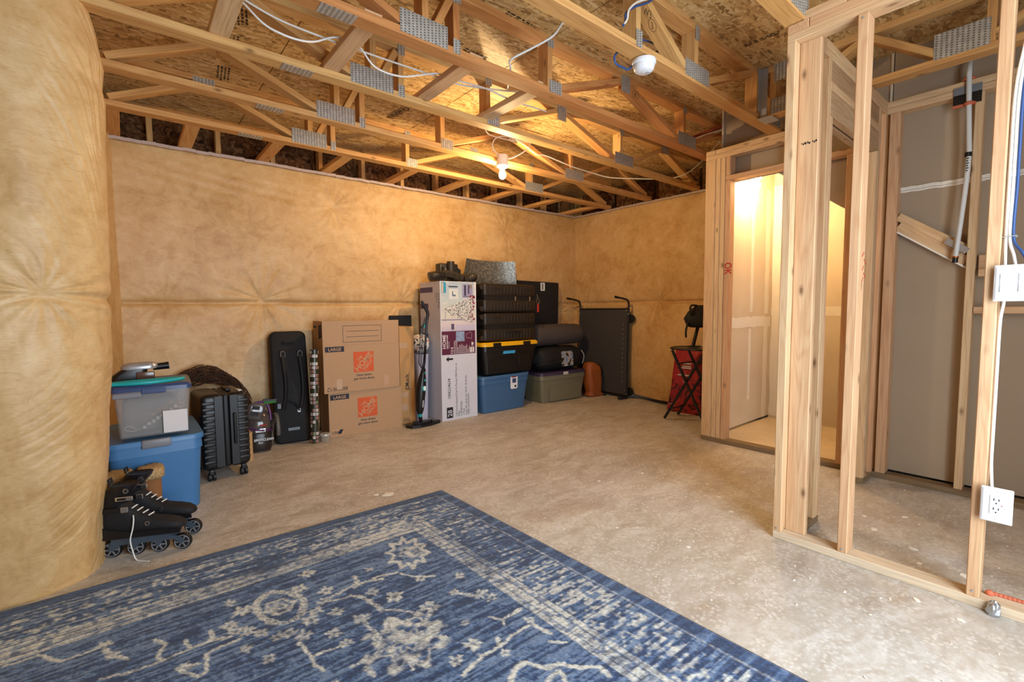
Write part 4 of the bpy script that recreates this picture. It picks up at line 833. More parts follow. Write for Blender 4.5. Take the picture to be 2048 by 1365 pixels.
def tote(name, label, loc, rz, wt, wb_, dt, db, h, body, lid, lid_h=0.035, lid_over=0.015, cat='storage tote', r_=0.05, rib=None):
    t = empty(name, loc, rz, label, cat); c = dt/2
    secs = [(0, wb_-.02, db-.02, r_*.8, 0, c), (.008, wb_, db, r_, 0, c), (h-.07, wb_+(wt-wb_)*.85, db+(dt-db)*.85, r_, 0, c), (h-.068, wb_+(wt-wb_)*.85+.014, db+(dt-db)*.85+.014, r_, 0, c), (h, wt, dt, r_, 0, c), (h, wt-.02, dt-.02, r_, 0, c), (h-.01, wt-.03, dt-.03, r_, 0, c)]
    MB().loft(secs, 5).build('body', body, t, 35)
    if lid:
        MB().loft([(h-.012, wt+lid_over*2, dt+lid_over*2, r_+.01, 0, c), (h+.012, wt+lid_over*2, dt+lid_over*2, r_+.01, 0, c), (h+.02, wt+lid_over*2-.012, dt+lid_over*2-.012, r_, 0, c), (h+.012, wt-.05, dt-.05, r_, 0, c)] if lid_h < .03 else
                  [(h-.012, wt+lid_over*2, dt+lid_over*2, r_+.01, 0, c), (h+.015, wt+lid_over*2, dt+lid_over*2, r_+.01, 0, c), (h+lid_h-.012, wt+lid_over*2-.03, dt+lid_over*2-.03, r_, 0, c), (h+lid_h-.002, wt+lid_over*2-.05, dt+lid_over*2-.05, r_, 0, c), (h+lid_h-.006, wt-.09, dt-.09, r_, 0, c)], 5).build('lid', lid, t, 35)
    return t
# big blue tote in the left corner
bt_ = tote('storage_tote', 'large bright blue tote with grey latches behind the skates', (0.098, 3.265, 0), 0, .43, .385, .60, .555, .43, M['tote_b'], M['tote_b'], .028, .012)
MB().rbox((-.066, -.022, .405), (.066, .004, .452), .006).build('latch', M['latch'], bt_, 40)
MB().box((.055, .018, .02), (.058, .024, .34)).build('rib', M['tote_b'], bt_)
# clear box with garland
cb_ = empty('clear_storage_box', (0.096, 3.315, 0.4575), -3, 'clear plastic box with navy lid holding a bead garland on the blue tote', 'storage box')
def m_clear():
    t = NT('clear_plastic'); t.b.inputs['Alpha'].default_value = 0.22
    return t.out('c9c6c4', 0.25, 0, 0.5)
M['clear'] = m_clear()
H_ = .27
MB().loft([(0, .305, .38, .02, 0, .20), (.005, .315, .39, .022, 0, .20), (H_-.02, .345, .42, .025, 0, .20), (H_-.02, .352, .428, .025, 0, .20), (H_, .352, .428, .025, 0, .20), (H_, .340, .416, .022, 0, .20), (.010, .307, .382, .02, 0, .20)], 4).build('tub', M['clear'], cb_, 35)
MB().loft([(H_-.008, .366, .442, .03, 0, .20), (H_+.012, .366, .442, .03, 0, .20), (H_+.026, .345, .42, .026, 0, .20), (H_+.022, .30, .38, .02, 0, .20)], 4).build('lid', M['lid_b'], cb_, 35)
MB().rbox((-.05, -.026, H_-.022), (.06, -.014, H_+.008), .004).build('latch', M['lid_b'], cb_)
MB().rbox((-.175, -.020, H_-.040), (-.05, -.010, H_-.012), .004).build('rim_tab', M['latch'], cb_)
plate('paper_label', rect(.115, .128), (.040, -.0085, .012), (1, 0, 0), Vector((0, -.055, 1)).normalized(), simple('white_paper', 'dcd5d2', .8, var=.03), cb_, .001)
M['bead'] = simple('wooden_bead', 'b5aea2', .6, var=.1); M['beadg'] = simple('gold_bead', 'c79a5c', .35, .4)
ga = empty('bead_garland', (0.07, 3.335, 0.475), -3, 'pale wooden bead garland curled inside the clear box', 'garland')
for k in range(8): MB().ball((-.02+.021*k, .012, .035+.014*k+.002*(k % 2)), .0115, nu=10, nv=7).build('bead', M['bead'], ga, 60)
MB().tube(spline([(-.03, .012, .032), (-.07, .012, .018), (-.105, .01, .03), (-.09, .012, .05), (-.06, .012, .03)], 6), .002, 5).build('cord', M['bead'], ga)
mb = MB()
for k, p in enumerate(spline([(.01, .01, .105), (.06, .01, .135), (.11, .01, .165), (.07, .012, .125), (.02, .012, .10), (.12, .01, .14), (.15, .01, .155), (.17, .01, .14), (.15, .01, .125), (.13, .01, .14)], 7)): mb.ball(p, .0032, nu=6, nv=4)
mb.build('gold_bead_strand', M['beadg'], ga)
tag(MB().rbox((-.045, 3.40, .472), (.22, 3.66, .66), .04).build('stored_cloth', simple('grey_cloth', '6d6a68', .9, var=.2, vs=20, bump=.5, bs=40), None, 50), 'grey cloth bundle packed inside the clear box', 'cloth')
# steam mop head and teal ring on top of the clear box
mh = empty('steam_mop_head', (0.06, 3.50, 0.758), 0, 'silver and black handheld appliance with a nozzle on the clear box', 'appliance')
MB().loft([(.0, .17, .10, .03, -.075, .02), (.04, .15, .11, .03, -.06, .02), (.075, .12, .10, .03, -.03, .02)], 4).build('body', M['black'], mh, 40)
MB().loft([(.070, .165, .105, .04, -.015, .02), (.085, .175, .11, .045, -.012, .02), (.100, .155, .095, .04, -.008, .02), (.108, .10, .06, .03, .0, .02)], 5).build('shell', M['silver'], mh, 40)
MB().tube([(.05, .02, .075), (.10, .02, .078), (.128, .02, .080)], [.020, .021, .0225], 14).build('nozzle', M['black'], mh, 40)
MB().rbox((-.03, -.045, .012), (.055, -.03, .055), .005).build('tank_window', simple('amber_tank', '5d4034', .2), mh, 40)
tr = empty('mop_frame', (0.075, 3.36, 0.7555), 2, 'teal triangular mop pad frame lying on the clear box lid', 'mop frame')
out_ = spline([(-.165, -.02, .012), (-.05, -.055, .012), (.06, -.050, .012), (.155, -.005, .012), (.160, .03, .012), (.05, .035, .012), (-.08, .025, .012), (-.165, -.005, .012), (-.165, -.02, .012)], 6)
MB().tube(out_, .0115, 8).build('frame', M['teal'], tr, 60); MB().box((-.02, -.062, .0), (.02, -.045, .018), .003).build('clip', M['teal'], tr)

# inline skates
def skate(loc, rz, label, lace):
    t = empty('inline_skate', loc, rz, label, 'skate', 'pair of inline skates')
    for k, x in enumerate((.04, .136, .232, .328)):
        w_ = MB().lathe([(.030, -.012), (.036, -.011), (.0405, -.004), (.0405, .004), (.036, .011), (.030, .012)], (x, 0, .041), 24, (0, 1, 0)).build('wheel', M['rubber'], t, 40)
        h2 = MB().lathe([(.0, -.0125), (.009, -.0135), (.011, -.0125), (.0, -.0122)], (x, 0, .041), 14, (0, 1, 0)).build('hub', M['latch'], w_, 40)
        mb = MB()
        for j in range(6):
            a = 2*PI*j/6; mb.beam((x+.010*math.cos(a), -.0125, .041+.010*math.sin(a)), (x+.030*math.cos(a), -.0125, .041+.030*math.sin(a)), .003, .006)
        mb.tube([(x+.031*math.cos(a), -.0122, .041+.031*math.sin(a)) for a in np.linspace(0, 2*PI, 21)], .0022, 5); mb.build('spokes', M['latch'], w_)
    fr = [(.03, .045), (.05, .036), (.08, .062), (.11, .062), (.136, .036), (.16, .062), (.21, .062), (.232, .036), (.255, .062), (.30, .062), (.325, .034), (.345, .045), (.325, .072), (.29, .082), (.285, .105), (.05, .105), (.04, .08)]
    for y in (-.017, .0135): MB().prism(fr, ((0, y, 0), (1, 0, 0), (0, 0, 1)), .0035).build('frame_rail', simple('skate_frame', '4a5664', .35, .3), t)
    # boot: lofted along its length
    secs = []
    for x, w_, z0, z1 in ((-.005, .045, .13, .19), (.01, .075, .112, .25), (.05, .088, .108, .30), (.09, .088, .107, .295), (.13, .086, .107, .245), (.17, .086, .107, .205), (.22, .090, .107, .182), (.27, .092, .108, .172), (.31, .084, .110, .160), (.335, .060, .114, .146), (.345, .03, .12, .135)):
        secs.append([(x, w_/2*math.copysign(abs(math.cos(a))**.75, math.cos(a)), (z0+z1)/2+(z1-z0)/2*math.copysign(abs(math.sin(a))**.7, math.sin(a))) for a in np.linspace(0, 2*PI, 17)[:-1]])
    n = 16; vs = [p for s_ in secs for p in s_]; fs = [(i*n+k, i*n+(k+1) % n, (i+1)*n+(k+1) % n, (i+1)*n+k) for i in range(len(secs)-1) for k in range(n)]+[tuple(range(n)), tuple((len(secs)-1)*n+k for k in range(n))]
    MB().add(vs, fs).build('boot', M['black_soft'], t, 60)
    MB().loft([(.24, .105, .088, .04, .055, 0), (.30, .105, .090, .04, .07, 0), (.335, .115, .092, .04, .095, 0), (.352, .11, .088, .04, .105, 0), (.345, .09, .07, .035, .105, 0)], 5).build('cuff', M['black'], t, 50)
    MB().prism([(.01, .105), (.34, .105), (.338, .125), (.26, .135), (.15, .13), (.06, .15), (.01, .17)], ((0, -.048, 0), (1, 0, 0), (0, 0, 1)), .004).build('shell', M['black'], t)
    MB().tube([(.045, .0, .35), (.04, .0, .375), (.05, 0, .385), (.055, 0, .36)], .005, 6).build('pull_tab', M['black_soft'], t)
    b1 = MB().rbox((.085, -.056, .285), (.155, -.046, .305), .004).build('buckle', M['chrome'], t); MB().rbox((.095, -.058, .290), (.130, -.055, .300), .002).build('buckle_slot', M['black'], b1)
    MB().rbox((.02, -.054, .232), (.11, -.046, .254), .003).build('strap', M['black'], t); MB().rbox((.105, -.058, .230), (.135, -.05, .256), .004).build('buckle', M['chrome'], t)
    for c, r_ in (((.128, -.0485, .330), .011), ((.205, -.0475, .165), .010)):
        MB().lathe([(r_, 0), (r_, .001), (r_*.8, .0015)], c, 18, (0, -1, 0)).build('badge', M['chrome'], t); MB().lathe([(r_*.72, .001), (r_*.72, .0022)], c, 16, (0, -1, 0)).build('badge_face', M['ink'], t)
    for k in range(4): MB().tube([(.135+.022*k, -.022, .236-.014*k), (.147+.022*k, .0, .243-.015*k), (.140+.022*k, .022, .234-.014*k)], .003, 5).build('lace', M['cable_w'], t)
    if lace: MB().tube(spline([(.150, -.045, .21), (.155, -.056, .19), (.150, -.058, .15), (.140, -.062, .10), (.148, -.066, .05), (.165, -.075, .008), (.20, -.09, .004), (.225, -.10, .004)], 8), .0028, 6).build('loose_lace', M['cable_w'], t)
    return t
skate((-0.138, 2.880, 0), -24, 'black inline skate with trailing white lace nearest the rug', True)
skate((-0.080, 3.035, 0), -24, 'black inline skate standing behind the other skate, against the blue tote', False)
# sheepskin boots
M['suede'] = simple('tan_suede', '8a5a32', .9, var=.15, vs=18, bump=.2, bs=120)
def m_fleece():
    t = NT('sheepskin'); n = t.noise(t.obj(), 130, 4, .7); t.bump(n, 1.0, .008); return t.out(t.ramp(n, [(.35, 'a8824f'), (.65, 'dcbd8c')]), .95, 0, .1)
M['fleece'] = m_fleece()
def boot(loc, rz, label):
    t = empty('winter_boot', loc, rz, label, 'boot', 'pair of sheepskin boots')
    MB().loft([(0, .17, .085, .04, .03, 0), (.02, .18, .09, .045, .03, 0), (.06, .17, .09, .045, .025, 0), (.10, .13, .09, .04, .0, 0), (.18, .115, .09, .04, -.01, 0), (.275, .12, .092, .042, -.01, 0)], 5).build('shaft', M['suede'], t, 60)
    mb = MB().loft([(.262, .125, .10, .045, -.01, 0), (.270, .145, .115, .05, -.01, 0), (.300, .150, .12, .05, -.01, 0), (.318, .14, .11, .05, -.01, 0), (.322, .10, .07, .035, -.01, 0)], 6)
    rr2 = random.Random(int(loc[0]*1000)); mb.V = [tuple(a+rr2.uniform(-.004, .004) for a in v) for v in mb.V]
    mb.build('cuff', M['fleece'], t, 80)
    MB().tube(spline([(-.02, -.045, .22), (-.0, -.060, .24), (.02, -.055, .22), (.0, -.050, .20)], 5), .0022, 5).build('lace_loop', M['rubber'], t)
boot((-0.067, 3.172, 0), -86, 'tan sheepskin boot beside the left wall, behind the skates'); boot((0.062, 3.172, 0), -92, 'tan sheepskin boot standing between the skate cuff and the blue tote')

# black upright suitcase, side on
def wheel2(t, c, r_=.028):
    for dx in (-.013, .013): MB().lathe([(r_*.55, -.009), (r_, -.008), (r_, .008), (r_*.55, .009)], Vector(c)+Vector((dx, 0, 0)), 16, (1, 0, 0)).build('wheel', M['rubber'], t, 40)
    MB().rbox(Vector(c)+Vector((-.016, -.016, .012)), Vector(c)+Vector((.016, .016, .05)), .006).build('caster_fork', M['black'], t)
sc_ = empty('suitcase', (0.355, 3.70, 0), 4, 'black ribbed suitcase standing upright beside the blue tote', 'suitcase')
def shell(t, x0, x1, D, z0, z1, ribs, m):
    o = MB().rbox((x0, 0, z0), (x1, D, z1), .035, 4).build('shell', m, t, 50)
    mb = MB()
    for k in range(ribs):
        z = z0+.06+(z1-z0-.12)*k/(ribs-1); a, b = ((x0+.006, x0+.075) if x0 < .1 else (x1-.075, x1-.006)); mb.rbox((a, -.006, z-.011), (b, .02, z+.011), .005)
    mb.build('rib', m, o, 40); return o
shell(sc_, 0, .138, .39, .075, .60, 11, M['case_k']); shell(sc_, .160, .290, .39, .075, .60, 11, M['case_k'])
MB().rbox((.130, .006, .085), (.168, .385, .592), .012).build('zipper_band', M['rubber'], sc_, 40)
MB().rbox((.075, -.004, .09), (.130, .01, .585), .004).build('smooth_panel', M['case_k'], sc_); MB().rbox((.168, -.004, .09), (.222, .01, .585), .004).build('smooth_panel', M['case_k'], sc_)
MB().rbox((.185, -.022, .24), (.205, -.003, .46), .008).build('side_handle', M['rubber'], sc_, 40)
MB().rbox((.165, .09, .598), (.20, .24, .622), .008).build('top_handle', M['rubber'], sc_, 40); MB().box((.235, .05, .599), (.262, .12, .606), .002).build('lock', M['chrome'], sc_)
for c in ((.05, .03, .028), (.245, .03, .028), (.05, .36, .028), (.245, .36, .028)): wheel2(sc_, c)
tag(MB().box((0.665, 4.04, 0), (0.712, 4.22, .225), .002).build('carton', M['card2']), 'small plain brown carton half hidden behind the upright suitcase', 'box')
# grapevine wreath
wt_ = empty('wreath', (0.455, 4.50, 0.37), 0, 'brown grapevine wreath leaning on the wall behind the upright suitcase', 'wreath'); wt_.rotation_euler = (math.radians(-9), 0, 0)
M['vine'] = simple('grapevine', '3f2717', .85, var=.35, vs=40); mb = MB(); r = random.Random(31)
for k in range(230):
    a0 = r.uniform(0, 2*PI); L = r.uniform(.7, 2.2); R0 = r.uniform(.225, .330); yo = r.uniform(-.05, .05); pts = []; ph = r.uniform(0, 6)
    for j in range(12):
        a = a0+L*j/11; R = R0+.018*math.sin(3*a+ph)+.012*math.sin(7*a+ph); pts.append((R*math.cos(a), yo+.02*math.sin(4*a+ph), R*math.sin(a)))
    mb.tube(pts, r.uniform(.0025, .0052), 5)
for k in range(30):
    a = r.uniform(0, 2*PI); R = .315; mb.tube([(R*math.cos(a), 0, R*math.sin(a)), ((R+.03)*math.cos(a+.08), r.uniform(-.02, .02), (R+.03)*math.sin(a+.08))], .0015, 4)
tag(mb.build('vine', M['vine'], wt_), kind='stuff')
mb = MB(); M['leafg'] = simple('dark_greenery', '25301a', .7, var=.3, vs=60)
for k in range(90):
    a = r.uniform(1.5, 2.9); R = r.uniform(.19, .31); c = Vector((R*math.cos(a), r.uniform(-.07, -.03), R*math.sin(a))); d = Vector((r.uniform(-1, 1), r.uniform(-1, .2), r.uniform(-1, 1))).normalized(); e = d.orthogonal().normalized()
    mb.add([c, c+d*.018+e*.004, c+d*.036, c+d*.018-e*.004], [(0, 1, 2, 3)])
tag(mb.build('greenery', M['leafg'], wt_), kind='stuff')
# spot carpet cleaner
sp = empty('carpet_cleaner', (0.80, 4.23, 0), -6, 'portable carpet cleaner with purple trim and coiled hose by the wreath', 'carpet cleaner')
MB().loft([(.012, .15, .19, .06, 0, .09), (.03, .165, .20, .065, 0, .09), (.15, .165, .20, .065, 0, .09), (.16, .155, .19, .06, 0, .09)], 6).build('base', simple('cleaner_brown', '241f1f', .35), sp, 40)
M['tank'] = (lambda t: (t.b.inputs['Transmission Weight'].__setattr__('default_value', .72), t.out('8b7f7c', .12))[1])(NT('smoked_tank'))
MB().loft([(.16, .150, .18, .06, 0, .09), (.22, .160, .19, .062, 0, .09), (.29, .150, .17, .06, 0, .10), (.33, .11, .12, .05, 0, .11)], 6).build('tank', M['tank'], sp, 40)
MB().loft([(0.0, .150, .19, .06, 0, .09), (.014, .14, .18, .06, 0, .09)], 6).build('foot_skirt', M['tank'], sp, 40)
M['plum'] = simple('purple_trim', '4c2358', .35)
o = [(.088*math.cos(a), .09+.105*math.sin(a), .19-.02*math.cos(a)) for a in np.linspace(0, 2*PI, 33)]; MB().tube(o, .009, 6).build('trim_ring', M['plum'], sp, 60)
MB().tube(spline([(-.085, .03, .19), (-.10, .02, .27), (-.08, .04, .34), (-.02, .06, .40), (.05, .07, .40), (.075, .06, .33), (.08, .05, .25)], 6), .011, 8).build('handle', M['plum'], sp, 60)
tk = MB().loft([(0, .10, .03, .014, 0, 0), (.05, .115, .045, .02, 0, 0), (.10, .12, .05, .022, 0, 0), (.125, .10, .04, .02, 0, 0)], 5); tkb = tk.build('clean_tank', M['tank'], sp, 40); tkb.location = (-.035, .0, .285); tkb.rotation_euler = (-.15, .25, 0)
for z in (.03, .075): MB().rbox((-.03, -.028, z), (.02, -.022, z+.03), .003).build('window', M['ink'], tkb)
MB().rbox((.0, -.022, .222), (.045, -.008, .232), .003).build('red_latch', M['ink_red'], sp); MB().rbox((-.03, -.016, .17), (.04, -.008, .20), .003).build('gauge', M['chrome'], sp)
MB().box((.055, .07, .38), (.075, .10, .43)).box((.035, .05, .41), (.125, .11, .424)).build('brush', M['black'], sp); MB().box((.04, .052, .392), (.12, .108, .411)).build('bristles', simple('green_bristle', '2f7a2a', .8), sp)
for k in range(4):
    pts = []
    for j in range(25): a = PI*(-.5+1.0*j/24)*1.0; pts.append((.10+.012*k*.3, .10+.07*math.cos(a*2), .17+.105*math.sin(a)))
mb = MB(); path = [(.100+.026*math.sin(a*.5), .10+.075*math.cos(a), .16+.125*math.sin(a)) for a in np.linspace(-PI*.6, PI*1.1, 60)]
mb.tube(path, [.0165 if i % 2 else .0135 for i in range(60)], 8); mb.build('hose', simple('grey_hose', '5a5450', .5), sp, 30)
for s_, z, sz in (('SPOTCLEAN', .098, .0275), ('PRO', .075, .018)):
    text('print', s_, sz, M['plastic_w'], sp, (-.040 if s_ != 'PRO' else -.012, -.0118, z), (1, 0, 0), (0, 0, 1), .85, .02)
MB().prism(circ(.008, 10), ((-.062, -.0118, .09), (1, 0, 0), (0, 0, 1)), .0006).prism(circ(.004, 8, 0, .012), ((-.062, -.0118, .09), (1, 0, 0), (0, 0, 1)), .0006).build('logo', simple('green_print', '3f9a3a', .6), sp)
sp.scale = (1.12, 1.0, 1.0)
# black padded case
bg_ = empty('padded_case', (1.095, 4.34, 0.0), 0, 'tall black padded case leaning on the wall beside the moving boxes', 'case'); bg_.rotation_euler = (math.radians(-10), 0, math.radians(-6))
def pill(w_, h_, d, r_): return [(0, w_, h_, r_)]
prof = rrect(.30, 1.0, .055, 6)
mb = MB(); n = len(prof); vs = []
for y, i in ((.0, .02), (.01, .004), (.03, 0), (.09, 0), (.105, .006)): vs += [(-.15+i+(x*(.30-2*i)/.30), y, i+z*(1.0-2*i)) for x, z in prof]
mb.add(vs, [(a*n+k, a*n+(k+1) % n, (a+1)*n+(k+1) % n, (a+1)*n+k) for a in range(4) for k in range(n)]+[tuple(range(n)), tuple(4*n+k for k in range(n))]).build('body', M['black_soft'], bg_, 50)
for x in (-.055, .085):
    MB().tube(spline([(x-.01, -.004, .82), (x, -.02, .72), (x+.01, -.022, .55), (x+.005, -.015, .42), (x-.02, -.004, .30)], 5), .016, 6).build('shoulder_strap', M['black_soft'], bg_, 60)
    o = MB().tube([(x-.018, -.022, .765), (x-.018, -.022, .80), (x-.008, -.022, .812), (x+.008, -.022, .812), (x+.018, -.022, .80), (x+.018, -.022, .765), (x-.018, -.022, .765)], .0035, 6).build('ring', M['latch'], bg_, 60)
MB().tube(spline([(-.045, -.002, .90), (-.04, -.012, .895), (.0, -.018, .89), (.04, -.012, .895), (.045, -.002, .90)], 4), .008, 6).build('grab_handle', M['black_soft'], bg_, 60)
MB().rbox((.035, -.018, .265), (.062, -.006, .30), .004).build('buckle', M['plastic_w2'], bg_); MB().rbox((-.125, -.014, .31), (-.09, -.002, .36), .004).build('strap_buckle', M['black'], bg_)
MB().tube(spline([(-.06, -.01, .40), (-.02, -.02, .37), (.03, -.02, .33), (.05, -.015, .28)], 4), .009, 6).build('waist_strap', M['black_soft'], bg_, 60); MB().rbox((-.05, -.006, .11), (.05, .0, .14), .003).build('patch_handle', M['black'], bg_)
# gift wrap roll
def m_wrap():
    t = NT('patterned_gift_wrap'); s = t.sep(t.g()); u = t.math('MULTIPLY', s[0], 1/.028); v = t.math('MULTIPLY', s[1], 1/.034)
    p = t.n('ShaderNodeCombineXYZ', X=u, Y=v, Z=0.0).outputs[0]; cell = t.sep(t.n('ShaderNodeTexWhiteNoise', {'noise_dimensions': '2D'}, Vector=t.n('ShaderNodeVectorMath', {'operation': 'FLOOR'}, _0=p).outputs[0]).outputs['Color'])
    fu = t.math('ABSOLUTE', t.math('SUBTRACT', t.math('FRACT', u), .5)); fv = t.math('ABSOLUTE', t.math('SUBTRACT', t.math('FRACT', v), .5))
    tile = t.math('LESS_THAN', t.math('MAXIMUM', fu, fv), .36); inner = t.math('LESS_THAN', t.math('ADD', t.math('MULTIPLY', t.noise(p, 3.1, 2), .35), t.math('MAXIMUM', fu, fv)), .33)
    base = t.ramp(cell[0], [(0, 'e8dfd8'), (.34, 'e8dfd8'), (.36, 'b98a82'), (.6, '8e9a72'), (.62, '303a26'), (1, '4a2d26')], 'CONSTANT')
    c = t.mix(tile, '2c2a20', base); c = t.mix(t.math('MULTIPLY', inner, .8), c, '2a2320'); return t.out(c, .3)
gr = empty('gift_wrap_roll', (1.232, 4.235, 0), 0, 'roll of patterned gift wrap leaning against the moving boxes', 'gift wrap'); gr.rotation_euler = (math.radians(-3.2), math.radians(2.4), 0)
mb = MB(); n = 24; R = .036; vs = []; gs = []
for z in (0, .82):
    for k in range(n+1): a = 2*PI*k/n; vs.append((R*math.cos(a), R*math.sin(a), z)); gs.append((R*a, z, 0))
mb.add(vs, [(k, k+1, n+2+k, n+1+k) for k in range(n)]+[tuple(range(n-1, -1, -1)), tuple(n+1+k for k in range(n))], gs); mb.build('paper', m_wrap(), gr, 40)
MB().lathe([(.030, .8205), (.030, .822), (0, .822)], (0, 0, 0), 16).build('core', M['tapeb'], gr)
tn = empty('tin', (1.318, 4.225, 0), 0, 'small round white lidded tin beside the gift wrap roll', 'tin')
MB().lathe([(.042, 0), (.043, .003), (.043, .060)], (0, 0, 0), 24).build('body', simple('printed_tin', '9a8c7c', .4, var=.45, vs=60), tn, 40); MB().lathe([(.0455, .054), (.0455, .068), (.043, .071), (0, .070)], (0, 0, 0), 24).build('lid', simple('tin_lid', 'bcbab4', .3, .2), tn, 40)
# moving boxes
EY = (0, 0, 1)
def logo(t, x, z, s):
    y = -.0012
    plate('logo_square', rect(s, s), (x, y+.0004, z), (1, 0, 0), EY, M['orange'], t, .0004)
    d = Vector((1, 0, 1)).normalized(); e = Vector((-1, 0, 1)).normalized(); c = Vector((x+s/2, y-.0004, z+s/2))
    text('logo_print', 'THE', s*.20, M['cardp'], t, c+e*s*.195-d*s*.02, d, e, .85, .02, 'CENTER')
    text('logo_print', 'HOME', s*.40, M['cardp'], t, c-e*s*.135, d, e, .98, .018, 'CENTER')
    text('logo_print', 'DEPOT', s*.215, M['cardp'], t, c-e*s*.34+d*s*.02, d, e, .92, .018, 'CENTER')
    text('slogan', 'How doers', s*.165, M['navy'], t, (x+s*.13, y, z-s*.20), (1, 0, 0), EY, 1, .012); text('slogan', 'get more done.', s*.165, M['navy'], t, (x+s*.0, y, z-s*.37), (1, 0, 0), EY, 1, .012)
def large(t, x, z, w_, h_):
    plate('size_badge', rect(w_, h_), (x, -.0008, z), (1, 0, 0), EY, M['navy'], t, .0004); text('size_print', 'LARGE', h_*.82, M['cardp'], t, (x+w_/2, -.0016, z+h_*.21), (1, 0, 0), EY, .98, .015, 'CENTER')
def open_faces(t, W, D, H):
    MB().box((0, 0, 0), (W, D, H), .002).build('body', M['card'], t)
hb = empty('moving_box', (1.378, 4.288, 0), -4.2, 'lower of two stacked brown moving boxes with an orange logo', 'box'); open_faces(hb, .695, .325, .412)
large(hb, .016, .345, .168, .048); logo(hb, .262, .155, .185)
plate('print_box', rect(.10, .052), (.022, -.0008, .022), (1, 0, 0), EY, M['cardp'], hb, .0004)
text('print', 'USA', .036, M['navy'], hb, (.024, -.0016, .032), (1, 0, 0), EY, .9, .02)
mb = MB()
for k in range(6): mb.prism([(0, 0), (.008, 0), (.028, .04), (.020, .04)], ((.072+.004*k*1.2, -.0016, .027), (1, 0, 0), EY), .0003)
mb.build('print', M['navy'], hb)
ub = empty('moving_box', (1.338, 4.268, .4125), -3.2, 'upper of two stacked brown moving boxes with flaps standing open', 'box')
W, D, H = .715, .325, .430
MB().box((0, 0, 0), (W, D, H), .002).build('body', M['card'], ub)
for lo, hi in (((0, .0005, H+.0005), (W, .0045, H+.225)), ((.004, D-.005, H+.0005), (W-.004, D-.001, H+.205)), ((.0005, .005, H+.0005), (.0045, D-.005, H+.225)), ((W-.0045, .005, H+.0005), (W-.0005, D-.005, H+.215))): MB().box(lo, hi).build('flap', M['card'], ub)
large(ub, .018, .375, .168, .048); logo(ub, .268, .175, .190)
mb = MB(); fz = H+.03
for a, b in (((.18, fz), (.54, fz)), ((.54, fz), (.54, fz+.15)), ((.54, fz+.15), (.18, fz+.15)), ((.18, fz+.15), (.18, fz)), ((.21, fz+.048), (.515, fz+.048)), ((.21, fz+.10), (.515, fz+.10))): mb.beam((a[0], -.0006, a[1]), (b[0], -.0006, b[1]), .0008, .0028)
mb.build('address_frame', M['navy'], ub)
for x, s_ in ((.11, .05), (.555, .045)): plate('tape_strip', rect(s_, .095), (x, -.0006, .03), (1, 0, 0), EY, M['tape'], ub, .0004)
mb = MB()
for k in range(3):
    a = PI/2+2*PI*k/3; c = Vector((.045, -.0008, .035)); p = [c+Vector((.016*math.cos(a+b), 0, .016*math.sin(a+b))) for b in (-.45, .0, .45, .9)]
    mb.tube(p, .0038, 4)
mb.build('recycling_mark', M['navy'], ub)
mb = MB()
for k in range(4): mb.beam((.078+.0, -.0006, (.018, .052)[k % 2]), (.205, -.0006, (.018, .052)[k % 2]), .0006, .002)
for x in (.078, .205): mb.beam((x, -.0006, .017), (x, -.0006, .053), .0006, .002)
for z in (.026, .038):
    a = .084
    while a < .195: l = random.uniform(.005, .014); mb.prism(rect(l, .007), ((a, -.0004, z), (1, 0, 0), EY), .0004); a += l+.003
mb.build('print', M['navy'], ub)
plate('icon_print', [(0, 0), (.10, .02), (.10, .14), (0, .12)], (-.0004, .13, H+.06), (0, -1, 0), EY, M['navy'], ub, .0004)
plate('icon_print', rect(.10, .022), (-.0004, .30, H+.16), (0, -1, 0), EY, M['navy'], ub, .0004)
jb = empty('tall_carton', (2.098, 4.315, 0), -2, 'tall narrow tan carton wedged right of the moving boxes', 'box'); MB().box((0, 0, 0), (.160, .30, .995), .003).build('body', M['card2'], jb)
text('side_print', 'JDMuscle_', .058, M['ink'], jb, (.095, -.0008, .35), (0, 0, 1), (-1, 0, 0), .72, .02)
for z, h_ in ((.78, .055), (.28, .05), (.14, .07)): plate('tape_strip', rect(.085, h_), (.0, -.0006, z), (1, 0, 0), EY, M['tape'], jb, .0004)
text('marker_note', '20%', .045, M['ink'], jb, (.02, -.0008, .03), (1, 0, 0), EY, 1.0, -.004)
bp = empty('flat_case', (2.275, 4.622, 0), -1, 'flat black case sticking up behind the tall narrow carton', 'case')
MB().box((-.125, 0, 0), (.125, .035, 1.105), .004).build('panel', M['black'], bp); MB().box((-.118, -.004, .98), (-.02, .0, 1.07), .002).build('fold', M['black_soft'], bp)
wbn = empty('slim_bin', (2.372, 4.42, 0), 0, 'slim white bin behind the stick mop', 'bin'); MB().loft([(0, .12, .16, .03, 0, 0), (.69, .15, .19, .035, 0, 0), (.70, .155, .195, .035, 0, 0), (.70, .13, .17, .03, 0, 0), (.66, .12, .16, .03, 0, 0)], 4).build('body', simple('lavender_white', 'b9b8cc', .45), wbn, 40)
def m_ball():
    t = NT('printed_ball'); p = t.obj(); n = t.noise(t.map(p, (14, 14, 22)), 1.1, 2, .4, 1.5)
    return t.out(t.ramp(n, [(0, '1c1a1c'), (.37, '1c1a1c'), (.40, 'e6e2dc'), (.60, 'e6e2dc'), (.62, 'b5391f'), (.70, 'b5391f'), (.72, 'e6e2dc')], 'CONSTANT'), .3)
hm = empty('ball', (2.372, 4.40, .81), 0, 'white ball with red and black print on the slim bin', 'ball'); MB().ball((0, 0, 0), .105, nu=24, nv=16).build('cover', m_ball(), hm, 80); MB().lathe([(.006, .1035), (.006, .1055), (0, .106)], (0, 0, 0), 10, (.3, -.6, .7)).build('valve', M['ink'], hm)
